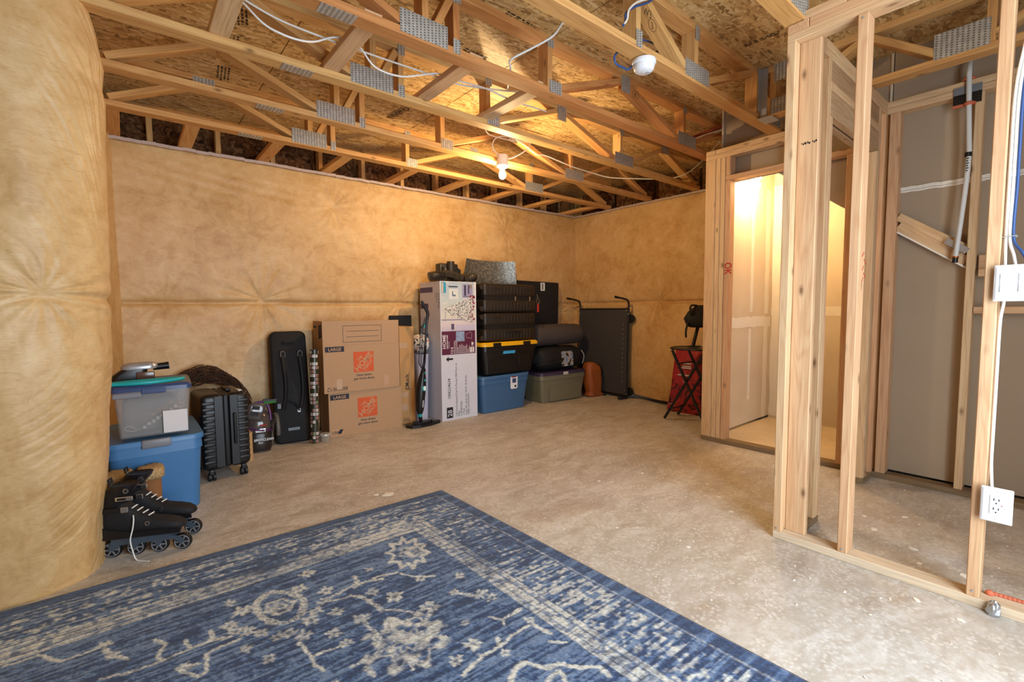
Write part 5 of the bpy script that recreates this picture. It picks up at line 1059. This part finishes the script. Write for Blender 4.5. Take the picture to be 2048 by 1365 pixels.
# stick steam mop
sm = empty('stick_mop', (2.235, 4.13, 0), 0, 'upright black stick steam mop with teal accents by the white carton', 'mop')
MB().prism([(-.15, .07), (-.16, .02), (-.13, -.045), (-.05, -.065), (.08, -.055), (.205, -.01), (.215, .03), (.12, .045), (.0, .075)], ((0, 0, .006), (1, 0, 0), (0, 1, 0)), .022).build('mop_head', M['black'], sm)
MB().prism([(-.08, .05), (-.10, .0), (-.03, -.045), (.06, -.04), (.12, .0), (.06, .04)], ((0, 0, .028), (1, 0, 0), (0, 1, 0)), .022).build('head_cover', M['black'], sm)
MB().tube([(-.01, 0, .05), (-.015, 0, .075), (-.02, .0, .10)], [.014, .018, .020], 10).build('swivel', M['black'], sm, 50); MB().tube([(-.02, 0, .10), (-.022, 0, .135)], .021, 12).build('teal_collar', M['teal'], sm, 40)
MB().tube([(-.022, 0, .13), (-.022, 0, .17), (-.018, 0, .25), (-.01, 0, .34), (.002, 0, .42), (.012, 0, .48), (.02, 0, .53), (.03, 0, .58)], [.026, .040, .047, .050, .047, .038, .027, .021], 16).build('body', M['black'], sm, 60)
MB().lathe([(.0, .0), (.026, .002), (.026, .008), (0, .01)], (.006, -.046, .385), 18, (0, -1, .1)).build('dial', M['teal'], sm, 40); o = MB().lathe([(.0, .0), (.015, .002), (.015, .006), (0, .008)], (.006, -.054, .385), 14, (0, -1, .1)).build('button', M['plastic_w'], sm, 40); o.scale = (1, 1, 1.5); o.location.z = -.19
MB().rbox((.012, -.045, .455), (.028, -.030, .475), .003).build('switch', M['teal'], sm); MB().rbox((.022, -.032, .53), (.036, -.02, .545), .003).build('clip', M['teal'], sm)
MB().beam((-.017, -.0505, .20), (-.008, -.0515, .27), .001, .010).build('print', M['plastic_w2'], sm)
MB().tube([(.03, 0, .58), (.045, 0, .72), (.062, 0, .90), (.080, 0, 1.08)], [.013, .012, .012, .0125], 10).build('pole', simple('pole_grey', '3a3a3e', .35, .6), sm, 50)
MB().tube([(.078, 0, 1.06), (.090, 0, 1.12), (.084, 0, 1.145), (.052, 0, 1.20), (.022, 0, 1.25)], [.014, .0165, .0175, .0155, .012], 12).build('grip', M['black'], sm, 50)
MB().rbox((.035, -.016, .99), (.05, -.004, 1.03), .003).build('cord_hook', M['teal'], sm)
mb = MB()
for k in range(4): mb.tube(spline([(.045+.004*k, -.018, 1.09-.02*k), (.02-.01*k, -.025, .98), (.012-.012*k, -.03, .80), (-.005-.012*k, -.03, .66), (.01-.01*k, -.028, .55+.02*k), (.03, -.02, .60), (.04+.004*k, -.02, .80)], 5), .0036, 5)
mb.build('power_cord', M['black'], sm, 60)

# tree carton
tb = empty('tree_carton', (2.478, 4.145, 0), -1.5, 'tall white carton printed with a frosted tree, holding the vacuum hose', 'box'); W, D, H = .442, .445, 1.455
MB().box((0, 0, 0), (W, D, H), .003).build('body', M['box_white'], tb)
def m_photo():
    t = NT('printed_room_picture'); s = t.sep(t.g()); x = s[0]; z = s[1]
    c = t.ramp(z, [(0.0, 'c9bccb'), (.16, 'd9cdd0'), (.30, 'd8d2c4'), (.62, 'b9c7cc'), (1.0, '9fb0c4')])
    n = t.noise(t.map(t.g(), (3, 10, 1)), 1.4, 3); return t.out(t.mix(t.ramp(n, [(.55, 0.0), (.7, .5)]), c, 'e6ddd2'), .35)
def uvplate(name, w_, h_, o, m, t):
    MB().add([Vector(o), Vector(o)+Vector((w_, 0, 0)), Vector(o)+Vector((w_, 0, h_)), Vector(o)+Vector((0, 0, h_)), Vector(o)+Vector((0, .0006, 0)), Vector(o)+Vector((w_, .0006, 0)), Vector(o)+Vector((w_, .0006, h_)), Vector(o)+Vector((0, .0006, h_))], [(0, 1, 2, 3), (4, 7, 6, 5), (0, 4, 5, 1), (1, 5, 6, 2), (2, 6, 7, 3), (3, 7, 4, 0)], [(0, 0, 0), (w_/h_, 0, 0), (w_/h_, 1, 0), (0, 1, 0)]*2).build(name, m, t)
uvplate('picture', .410, .510, (.010, -.0010, .942), m_photo(), tb)
y_ = -.0018; r = random.Random(5)
P_ = lambda name, w_, h_, x, z, col: plate(name, rect(w_, h_), (x, y_+.0002*P_.k, z), (1, 0, 0), EY, simple('print_'+col, col, .5, var=.1, vs=30), tb, .0003)
P_.k = 0
P_('picture_detail', .055, .11, .014, 1.335, '2f8fb4'); P_('picture_detail', .020, .10, .018, 1.338, 'd9c3a8'); P_('picture_detail', .11, .012, .10, 1.395, '2a2f45'); P_('picture_detail', .11, .105, .105, 1.270, 'cfd3d4'); P_('picture_detail', .13, .14, .265, 1.29, '8f8db0'); P_('picture_detail', .10, .07, .275, 1.235, 'c4c4d6')
P_('picture_detail', .03, .05, .355, 1.385, 'c8b79c'); P_('picture_detail', .02, .11, .29, 1.31, '3a3a55'); P_('picture_detail', .02, .09, .335, 1.33, '56587a'); P_('picture_detail', .012, .05, .142, 1.305, '3d6da0'); P_('picture_detail', .03, .02, .155, 1.30, '5f86b4'); P_('picture_detail', .23, .055, .185, .948, 'c6bfd6'); P_('picture_detail', .035, .06, .125, .955, '55506a'); P_('picture_detail', .40, .010, .012, 1.052, '8a86a0'); P_('picture_detail', .012, .09, .05, 1.04, 'b9b6c4')
mb = MB(); mb2 = MB(); mb3 = MB()
for k in range(1500):      # frosted tree lying on its side: tip at left
    u = r.random()**.6; x = .045+.345*u; z = 1.155+(.02+.125*u)*r.uniform(-1, 1); a = r.uniform(0, PI); l = r.uniform(.006, .016); b = (mb, mb2)[r.random() < .40]
    b.beam((x-l*math.cos(a)/2, y_-.0004-.0000003*k, z-l*math.sin(a)/2), (x+l*math.cos(a)/2, y_-.0004-.0000003*k, z+l*math.sin(a)/2), .0003, .0045)
for k in range(26): x = r.uniform(.345, .40); z = r.uniform(1.04, 1.30); mb3.prism(rect(r.uniform(.012, .03), r.uniform(.01, .03)), ((x, y_-.0002, z), (1, 0, 0), EY), .0003)
for q in (mb3.build('picture_gifts', simple('gift_red', '8c2740', .5, var=.6, vs=40), tb), mb.build('picture_tree', simple('frost_white', 'e8e4df', .5), tb), mb2.build('picture_tree_shade', simple('frost_dark', '4c4a4c', .5), tb)): q['kind'] = 'stuff'
plate('maroon_panel', rect(.410, .245), (.010, -.0010, .694), (1, 0, 0), EY, simple('maroon_print', '5a1d3c', .45, var=.08), tb, .0004)
WH = simple('white_ink', 'e8e2e4', .6)
VU = ((0, 0, 1), (-1, 0, 0))        # print reading upward
text('panel_print', 'HOME', .052, WH, tb, (.055, y_, .757), *VU, 1.0, .012); text('panel_print', 'DECORATORS', .023, WH, tb, (.082, y_, .757), *VU, .95, .02); text('panel_print', 'COLLECTION', .012, WH, tb, (.100, y_, .762), *VU, .95, .01)
text('panel_print', '7.5 ft', .038, WH, tb, (.142, y_, .70), *VU, .9, .02); plate('panel_photo', rect(.105, .105), (.180, y_+.0002, .828), (1, 0, 0), EY, simple('frosted_photo', '8ea0bd', .5, var=.9, vs=45), tb, .0004)
mb = MB()
for k in range(16):
    x = .160+.0155*k; L = (.13 if k < 3 else r.uniform(.04, .11)); a = .70
    while a < .70+L: l = r.uniform(.006, .02); mb.prism(rect(l, .0055), ((x, y_, a), (0, 0, 1), (-1, 0, 0)), .0003); a += l+.004
for a, b in (((.305, .90), (.36, .925)), ((.36, .925), (.375, .905)), ((.305, .90), (.315, .86)), ((.315, .86), (.335, .862)), ((.335, .862), (.372, .85)), ((.372, .85), (.378, .905))): mb.beam((a[0], y_, a[1]), (b[0], y_, b[1]), .0003, .002)
for x in (.352, .383): mb.prism(rect(.022, .055), ((x, y_, .705), (1, 0, 0), EY), .0003)
mb.prism(circ(.014), ((.385, y_, .80), (1, 0, 0), EY), .0003); mb.build('panel_print', WH, tb)
plate('arrow', [(0, .022), (.032, .05), (.032, .032), (.085, .032), (.085, .012), (.032, .012), (.032, -.006)], (.055, -.001, .625), (1, 0, 0), EY, M['ink'], tb, .0004)
text('carton_print', '1006224634', .048, M['ink'], tb, (.105, -.001, .225), *VU, .92, .004)
for x, s_ in ((.185, '7.5Ft Pre-lit Kenwood Frasr Fir Flocked 1000 Micro Lts'), (.215, 'PO#'), (.245, 'CAMBODIA'), (.275, '1 Pack'), (.305, 'Case Wt. 62.61 lbs. N.W. 42.46 lbs'), (.335, 'TREE LAYDOWN')): text('carton_print', s_, .0315, M['ink'], tb, (x, -.001, .032), *VU, .80 if len(s_) > 40 else .95, 0.0)
plate('number_badge', rect(.075, .115), (.055, -.0008, .025), (1, 0, 0), EY, M['ink'], tb, .0004); text('number_print', '28', .072, M['box_white'], tb, (.118, -.0018, .040), *VU, 1.0, .012)
for z, l in ((1.345, .28), (1.175, .18), (.855, .16)): plate('tape_strip', rect(l, .055), (-.0006, .435, z), (0, -1, 0), EY, M['tapeb'], tb, .0005)
for k, s_ in enumerate(('7.5 ft Tree', 'Christmas', 'Tree')): text('marker_note', s_, .045 if k == 0 else .03, M['ink'], tb, (-.0008, .045+.032*k, 1.335), (0, 0, -1), (0, -1, 0), .8, 0)

# vacuum parts lying on the tree carton
vh = empty('vacuum_hose', (2.70, 4.33, 1.457), 0, 'dark ribbed vacuum hose and wand lying on the white carton', 'hose')
pth = spline([(-.30, -.10, .045), (-.24, -.115, .055), (-.17, -.11, .060), (-.10, -.10, .085), (.0, -.09, .075), (.10, -.08, .052), (.17, -.05, .045)], 8)
MB().tube(pth, [.042-.010*math.sin(PI*i/(len(pth)-1))+(.004*(i % 2) if i < 22 else 0) for i in range(len(pth))], 12).build('wand', M['hose'], vh, 40)
for k in range(7): MB().tube([(-.235+.017*k, -.113, .056+.001*k), (-.228+.017*k, -.113, .056+.001*k)], .046, 14).build('hose_rib', M['hose'], vh, 50)
p2 = spline([(.13, -.10, .04), (.20, -.115, .052), (.265, -.09, .062), (.29, -.03, .05), (.24, .03, .045)], 8); MB().tube(p2, [.036+.005*(i % 2) for i in range(len(p2))], 12).build('hose_end', M['hose'], vh, 30)
for c in ((.02, -.125, .075), (.09, -.118, .055)): MB().lathe([(0, 0), (.026, 0), (.026, .01), (0, .012)], c, 14, (0, -1, 0)).build('knob', M['hose'], vh, 40)
vm = empty('vacuum_floor_head', (2.79, 4.44, 1.457), 0, 'boxy dark vacuum head standing on edge behind the hose', 'vacuum')
MB().rbox((-.135, 0, 0), (.11, .10, .215), .02).build('housing', M['hose'], vm, 40); MB().tube([(-.005, -.015, .07), (-.005, -.018, .235)], [.045, .043], 16).build('swivel_tube', M['hose'], vm, 40)
MB().tube([(-.08, -.012, .09), (-.08, -.014, .17)], .030, 14).build('motor_pod', M['hose'], vm, 40); MB().prism([(0, 0), (.10, 0), (.10, .12), (.02, .16), (-.02, .10)], ((.03, .0, .03), (1, 0, 0), EY), .012).build('sole_plate', M['rubber'], vm); MB().ball((-.083, -.044, .145), .006, nu=8, nv=6).build('screw', M['chrome'], vm)

# right-hand stack
b2 = tote('storage_tote', 'slate blue tote with a white sticker at the bottom of the suitcase stack', (3.312, 4.115, 0), 0, .70, .615, .46, .40, .40, M['tote_b2'], M['tote_b2'], .028, .012)
MB().box((-.19, .014, .235), (.30, .022, .2385)).build('groove', M['tote_b2'], b2)
st_ = plate('sticker', rrect(.105, .155, .018), (.055, -.004, .245), (1, 0, 0), Vector((0, -.02, 1)).normalized(), M['plastic_w'], b2, .001); plate('sticker_print', rect(.055, .05), (.082, -.0078, .315), (1, 0, 0), EY, M['lid_b'], b2, .0005)
plate('sticker_print', rect(.07, .012), (.072, -.0078, .375), (1, 0, 0), EY, M['ink_red'], b2, .0005); plate('sticker_print', rect(.025, .025), (.115, -.0068, .262), (1, 0, 0), EY, M['ink'], b2, .0005)
yb_ = tote('storage_tote', 'black tote with a bright yellow lid under the two suitcases', (3.395, 4.115, .4275), 0, .80, .70, .47, .40, .335, M['tote_k'], M['tote_y'], .035, .020)
for x in (-.28, .16): MB().rbox((x, -.026, .318), (x+.11, -.012, .362), .005).build('lid_catch', M['tote_k'], yb_)
for x in (-.20, .22): MB().box((x-.11, .012, .06), (x+.06, .022, .27), .003).build('panel', M['tote_k'], yb_)
plate('name_sticker', [(0, 0), (.17, 0), (.18, .032), (.01, .032)], (-.135, -.002, .232), (1, 0, 0), EY, simple('cyan_sticker', '3f9fd2', .4), yb_, .012)
mb = MB()
for k in range(7): mb.prism(rect(.012, .012), ((-.105+.018*k, -.0030, .241), (1, 0, 0), EY), .0006)
mb.build('sticker_print', M['ink'], yb_)
def lying_case(z, label, ribs_up, h_):
    t = empty('suitcase', (3.405, 4.13, z), 0, label, 'suitcase', 'suitcases lying on the yellow lid')
    W = .775; g = .012
    lo_ = MB().rbox((-W/2, 0, .004), (W/2, .44, h_/2-g), .032, 4).build('shell', M['case'], t, 50); hi_ = MB().rbox((-W/2+.004, .002, h_/2+g), (W/2-.004, .438, h_), .032, 4).build('shell', M['case'], t, 50)
    MB().rbox((-W/2+.012, .010, h_/2-g-.012), (W/2-.012, .43, h_/2+g+.012), .006).build('zipper_band', M['rubber'], t)
    for o, z0, z1 in ((lo_, .03, h_/2-.045), (hi_, h_/2+.045, h_-.03)):
        mb = MB()
        for k in range(13): x = -W/2+.10+k*.048; mb.rbox((x-.009, -.004, z0), (x+.009, .01, z1), .004)
        mb.build('rib', M['case'], o, 40)
    for zz in (.045, h_-.045):
        for y in (.03, .40): MB().lathe([(.012, -.018), (.028, -.016), (.028, .016), (.012, .018)], (-W/2-.012, y, zz), 16, (0, 1, 0)).build('wheel', M['hose'], t, 40)
    for x in (-.20, .26): MB().box((x-.05, -.008, h_*.80), (x+.05, -.003, h_*.86), .002).build('hinge', M['case'], t)
    return t
c1_ = lying_case(.7985, 'lower black hard suitcase lying directly on the yellow lid', 1, .325); MB().rbox((-.08, -.018, .085), (.14, -.004, .115), .006).build('side_handle', M['rubber'], c1_, 40)
plate('airline_tag', rect(.03, .10), (.392, .03, .03), (0, 1, 0), EY, M['plastic_w2'], c1_, .001)
c2_ = lying_case(1.1245, 'upper black hard suitcase carrying a red key tag', 1, .325)
for x in (.055, .275): MB().rbox((x-.009, -.014, .130), (x+.009, -.004, .185), .004).build('zip_pull', M['chrome'], c2_)
kt = empty('key_tag', (3.815, 4.125, 1.29), 0, 'red key tag on a ring hanging from the upper suitcase', 'key tag')
MB().tube([(.024*math.cos(a), 0, -.035+.024*math.sin(a)*1.25) for a in np.linspace(0, 2*PI, 21)], .0028, 6).build('ring', M['chrome'], kt, 60); MB().rbox((-.012, -.004, -.165), (.016, .004, -.068), .004).build('tag', M['ink_red'], kt); MB().tube([(0, 0, -.005), (-.012, .004, .05)], .004, 6).build('clip', M['chrome'], kt)
# galvanised tree collar (one curved panel)
tc = empty('tree_collar', (3.31, 4.345, 1.4515), 0, 'curved galvanised metal tree collar standing on the suitcases', 'tree collar')
def m_galv():
    t = NT('spangled_galvanised_metal'); v = t.vor(t.obj(), 75, 'Color'); x = t.sep(v)[0]; t.bump(t.noise(t.obj(), 120, 3), .35, .004)
    return t.out(t.ramp(x, [(0, '62625e'), (.6, '7c7c75'), (1, 'a5a399')]), .34, .55)
GV = m_galv(); n = 30
def collar(z0, z1, dr, name, th=.0015):
    vs = []
    for z in (z0, z1):
        for k in range(n+1):
            a = math.radians(53+74*k/n); R = .66-.26*z+dr; vs += [(R*math.cos(a), R*math.sin(a)-.48+.1*z, z), ((R+th)*math.cos(a), (R+th)*math.sin(a)-.48+.1*z, z)]
    q = 2*(n+1); fs = []
    for k in range(n): a = 2*k; fs += [(a, a+2, q+a+2, q+a), (a+1, q+a+1, q+a+3, a+3), (a, a+1, a+3, a+2), (q+a, q+a+2, q+a+3, q+a+1)]
    fs += [(0, q, q+1, 1), (2*n, 2*n+1, q+2*n+1, q+2*n)]
    return MB().add(vs, fs).build(name, GV, tc, 40)
collar(0, .285, 0, 'panel')
for z in (.045, .165, .20, .272): collar(z, z+.012, -.004, 'bead')
MB().tube([(.385, .05, .08), (.405, .05, .12), (.375, .055, .18)], .004, 6).build('handle', simple('red_wire', '7a3b28', .5), tc)
# dark folded case standing behind
dc = empty('folding_case', (4.07, 4.555, 0), -1.2, 'tall black folded case with a white care label against the back wall', 'case')
MB().prism([(-.235, 0), (.485, 0), (.52, 1.50), (.505, 1.518), (-.235, 1.53)], ((0, 0, 0), (1, 0, 0), EY), -.055).build('panel', M['black_soft'], dc); MB().prism([(-.22, .03), (.465, .03), (.498, 1.48), (-.22, 1.50)], ((0, -.0005, 0), (1, 0, 0), EY), .003).build('front_panel', M['black_soft'], dc)
o = plate('care_label', rect(.075, .105), (.185, -.0045, 1.405), (1, 0, 0), EY, M['plastic_w'], dc, .001); plate('label_print', rect(.03, .08), (.205, -.006, 1.418), (1, 0, 0), EY, M['latch'], dc, .0005)
ot = tote('storage_tote', 'olive green tote with a purple lid under the black duffel', (4.225, 4.085, 0), -3.5, .76, .675, .42, .37, .355, M['tote_o'], M['purple'], .02, .008, r_=.045)
MB().prism([(0, 0), (.54, 0), (.54, .20), (.035, .20), (.01, .19), (0, .165)], ((-.24, .014, .02), (1, 0, 0), EY), .012).build('panel', M['tote_o'], ot); MB().rbox((-.02, -.012, .335), (.06, -.002, .372), .003).build('catch', M['plastic_w2'], ot)
df = empty('duffel_bag', (4.31, 4.33, .3775), -3, 'black duffel bag with a picture tag on the olive tote', 'bag')
mb = MB(); secs = []
for k in range(13):
    x = -.41+.82*k/12; s_ = (1-abs(2*k/12-1)**6)**.5*.9+.1; secs.append([(x, .16*s_*math.copysign(abs(math.cos(a))**.7, math.cos(a)), .15+(.15*s_)*math.copysign(abs(math.sin(a))**.75, math.sin(a))+.006*math.sin(5*x*6)) for a in np.linspace(0, 2*PI, 21)[:-1]])
n = 20; mb.add([p for s_ in secs for p in s_], [(i*n+k, i*n+(k+1) % n, (i+1)*n+(k+1) % n, (i+1)*n+k) for i in range(12) for k in range(n)]+[tuple(range(n)), tuple(12*n+k for k in range(n))]).build('body', M['black_soft'], df, 70)
def m_tag():
    t = NT('picture_tag'); n = t.noise(t.obj(), 16, 2); return t.out(t.ramp(n, [(0, '201d20'), (.42, '201d20'), (.44, 'a9a6a4'), (.56, 'a9a6a4'), (.58, '4b7fc0'), (.66, 'd9d5d0')], 'CONSTANT'), .3)
plate('picture_tag', rrect(.20, .19, .02), (-.035, -.168, .05), (1, 0, 0), Vector((0, .10, 1)).normalized(), m_tag(), df, .003)
MB().tube(spline([(.345, -.13, .235), (.372, -.15, .18), (.365, -.155, .12), (.345, -.15, .06)], 6), .005, 6).build('zip_piping', M['plastic_w2'], df, 60); MB().tube(spline([(-.40, -.10, .08), (-.2, -.165, .10), (-.05, -.168, .12)], 6), .008, 6).build('strap', M['black_soft'], df, 60)
bl = empty('blanket_roll', (4.34, 4.36, .690), -3, 'rolled dark grey plush blanket on top of the duffel', 'blanket')
M['plush'] = simple('grey_plush', '4a4240', .95, var=.3, vs=25, bump=.5, bs=220)
sec = []
for i in range(60): a = 2*PI*i/59; sec.append((.155*math.cos(a), .135+.135*math.sin(a)))
mb = MB(); n = 40; vs = []
for x, s_ in ((-.40, .90), (-.385, .98), (-.36, 1), (.19, 1), (.20, 1.0)): vs += [(x, .158*s_*math.cos(2*PI*k/n), .138+.138*s_*math.sin(2*PI*k/n)) for k in range(n)]
mb.add(vs, [(i*n+k, i*n+(k+1) % n, (i+1)*n+(k+1) % n, (i+1)*n+k) for i in range(4) for k in range(n)]+[tuple(range(n)), tuple(4*n+k for k in range(n))]).build('outer_wrap', M['plush'], bl, 60)
mb = MB(); vs = []
for x, s_ in ((.18, .95), (.33, .965), (.37, .93), (.395, .82), (.398, .5), (.39, .3)): vs += [(x, .158*s_*math.cos(2*PI*k/n), .138+.138*s_*math.sin(2*PI*k/n)) for k in range(n)]
mb.add(vs, [(i*n+k, i*n+(k+1) % n, (i+1)*n+(k+1) % n, (i+1)*n+k) for i in range(5) for k in range(n)]+[tuple(range(n)), tuple(5*n+k for k in range(n))]).build('inner_wrap', M['plush'], bl, 60)
os_ = empty('stuff_sack', (4.748, 4.00, 0), -8, 'orange nylon stuff sack with a black drawcord beside the olive tote', 'sack'); r = random.Random(17)
mb = MB().loft([(0.0, .20, .13, .05, .02, .06), (.02, .25, .16, .06, .0, .07), (.05, .22, .15, .06, 0, .08), (.08, .24, .17, .07, 0, .08), (.20, .255, .18, .07, -.005, .08), (.30, .25, .175, .07, -.01, .08), (.38, .24, .16, .06, -.015, .08), (.43, .20, .13, .05, -.03, .08), (.455, .12, .08, .04, -.05, .08), (.46, .05, .04, .02, -.05, .08)], 6)
mb.V = [(x+.012*math.sin(37*z+9*x)+r.uniform(-.006, .006), y+.012*math.sin(29*z+31*x)+r.uniform(-.006, .006), max(z, 0)) for x, y, z in mb.V]; mb.build('body', simple('orange_nylon', '9a5222', .6, var=.18, vs=12, bump=.3, bs=30), os_, 70)
MB().tube(spline([(.07, .05, .43), (.125, .04, .36), (.135, .04, .2), (.13, .03, .08), (.10, .0, .02), (.15, -.03, .006)], 6), .007, 6).build('drawcord', M['black'], os_, 60)
# folded camp cot against the right wall
ct = empty('folding_cot', (4.925, 4.03, 0), 0, 'folded cot with a dark grey mesh panel and black tube frame by the corner', 'cot'); ct.rotation_euler = (0, math.radians(1.2), 0)
M['mesh_f'] = simple('grey_mesh_fabric', '3d3a3b', .8, var=.08, vs=60, bump=.2, bs=500)
MB().box((-.004, -.375, .035), (.004, .43, 1.155), .002).build('panel', M['mesh_f'], ct); MB().box((-.006, -.375, 1.06), (-.0035, .43, 1.158)).box((-.006, -.33, .10), (-.0035, -.30, 1.05)).build('hem', M['mesh_f'], ct)
mb = MB()
for k in range(13): z = .20+.062*k; mb.beam((-.0065, -.305, z), (-.0065, -.305, z+.02), .001, .002, (1, 0, 0))
mb.build('stitching', M['plastic_w2'], ct)
for y in (-.385, .44): MB().tube(spline([(0, y, .0), (0, y, .3), (0, y, .8), (0, y, 1.15), (-.005, y, 1.22), (-.035, y, 1.265), (-.10, y+.02, 1.285), (-.20, y+.05, 1.30)], 5), .0125, 8).build('tube_leg', M['black'], ct, 60); MB().tube([(-.17, y+.041, 1.295), (-.215, y+.055, 1.303)], .015, 8).build('rubber_cap', M['rubber'], ct, 50)
for z in (.04, 1.155): MB().tube([(0, -.385, z), (0, .44, z)], .011, 8).build('cross_tube', M['black'], ct, 60)
for y, z in ((-.385, 1.09), (-.385, .06), (-.36, .10), (.44, 1.09), (-.36, 1.135)): MB().ball((-.014, y, z), .009, nu=10, nv=6).build('rivet', M['chrome'], ct, 60)
for z in (1.03, .09): MB().lathe([(.0, -.012), (.055, -.010), (.055, .010), (0, .012)], (.03, -.40, z), 18, (1, 0, 0)).build('hinge_disc', M['rubber'], ct, 40)
MB().rbox((-.16, -.40, .004), (-.01, -.355, .045), .012).build('foot_bracket', M['rubber'], ct)
# printed red bag, tray table and bag beside the closet wall
def m_redbag():
    t = NT('printed_red_bag'); p = t.obj(); n = t.noise(p, 9, 4, .6, 1.2); s = t.sep(p)
    c = t.ramp(n, [(0, '2a0f10'), (.42, '3a1214'), (.47, '9c2226'), (.62, 'b42a2c'), (.66, 'd8b8ac'), (.70, '7c1c20')])
    up = t.ramp(s[2], [(.30, 0.0), (.42, 1.0)]); return t.out(t.mix(t.math('MULTIPLY', up, .75), c, 'b0272b'), .35)
rb = empty('printed_bag', (4.74, 2.72, 0), 90, 'red printed plastic bag standing behind the black folding table', 'bag')
mb = MB().loft([(0, .36, .10, .02, 0, 0), (.03, .40, .13, .03, 0, 0), (.25, .38, .13, .03, -.02, 0), (.45, .34, .10, .03, -.03, 0), (.66, .30, .06, .02, -.03, 0), (.70, .29, .05, .02, -.03, 0)], 4); r = random.Random(3)
mb.V = [(x+.008*math.sin(20*z), y+.012*math.sin(17*z+9*x), z) for x, y, z in mb.V]; mb.build('body', m_redbag(), rb, 60)
mb = MB()
for z, l in ((.55, .14), (.52, .10), (.50, .12), (.42, .16)): mb.prism(rect(l, .014), ((-.10, .075, z), (1, 0, 0), EY), .001)
mb.prism(circ(.035, 14), ((.13, .072, .06), (1, 0, 0), EY), .001); mb.build('print', M['plastic_w2'], rb)
tt = empty('tray_table', (4.42, 2.44, 0), 0, 'black folding tray table half hidden by the closet framing', 'table')
pl_ = [(.20*math.cos(a), .24*math.sin(a)) for a in np.linspace(0, 2*PI, 33)[:-1]]; pl_ = [(math.copysign(min(abs(x)*1.15, .19), x), y) for x, y in pl_]
MB().prism(pl_, ((0, 0, .742), (1, 0, 0), (0, 1, 0)), .012).build('top', simple('tray_black', '242224', .35), tt); MB().tube([(x, y, .752) for x, y in pl_+[pl_[0]]], .009, 8).build('rim', M['black'], tt, 60)
for x in (-.15, .15):
    s_ = 1 if x < 0 else -1
    MB().beam((x, .17, .735), (x, -.20, .012), .02, .024, (1, 0, 0), .003).build('leg', M['black'], tt); MB().beam((x*.86, -.17, .735), (x*.86, .26, .012), .02, .024, (1, 0, 0), .003).build('leg', M['black'], tt)
for y, z in ((-.145, .12), (.195, .12), (.10, .60), (-.11, .62)): MB().tube([(-.15, y, z), (.15, y, z)], .008, 8).build('stretcher', M['black'], tt, 60)
bk = empty('small_backpack', (4.45, 2.46, .764), 20, 'crumpled black backpack propped on the folding tray table', 'bag'); r = random.Random(23)
MB().tube([(-.02, .02, .0), (-.01, .0, .10), (.03, -.03, .26)], .017, 8).build('frame_sheet', M['rubber'], bk, 50); MB().box((-.07, -.04, 0), (.05, .06, .012)).build('base_panel', M['rubber'], bk)
mb = MB().loft([(.20, .20, .18, .07, .02, -.02), (.22, .28, .23, .09, .02, -.02), (.29, .30, .24, .10, .02, -.02), (.36, .25, .20, .09, .03, -.03), (.41, .17, .14, .06, .05, -.04), (.425, .08, .07, .03, .06, -.04)], 6)
mb.V = [(x+.012*math.sin(31*z+17*y), y+.012*math.sin(27*z+19*x), z) for x, y, z in mb.V]; mb.build('body', M['black_soft'], bk, 70)
MB().tube(spline([(-.11, .02, .31), (-.14, .03, .37), (-.08, .03, .42), (.04, .0, .42)], 5), .010, 6).build('strap', M['black_soft'], bk, 60); MB().tube(spline([(-.10, .05, .26), (-.12, .07, .18), (-.12, .07, .10)], 4), .010, 6).build('strap', M['black_soft'], bk, 60); MB().tube([(-.05, .08, .22), (-.05, .085, .14)], .005, 6).build('zip_pull', M['black_soft'], bk)
SC.cycles.max_bounces = 6; SC.cycles.diffuse_bounces = 3; SC.cycles.glossy_bounces = 2; SC.cycles.transmission_bounces = 4; SC.cycles.caustics_reflective = False; SC.cycles.caustics_refractive = False; SC.cycles.adaptive_threshold = 0.02
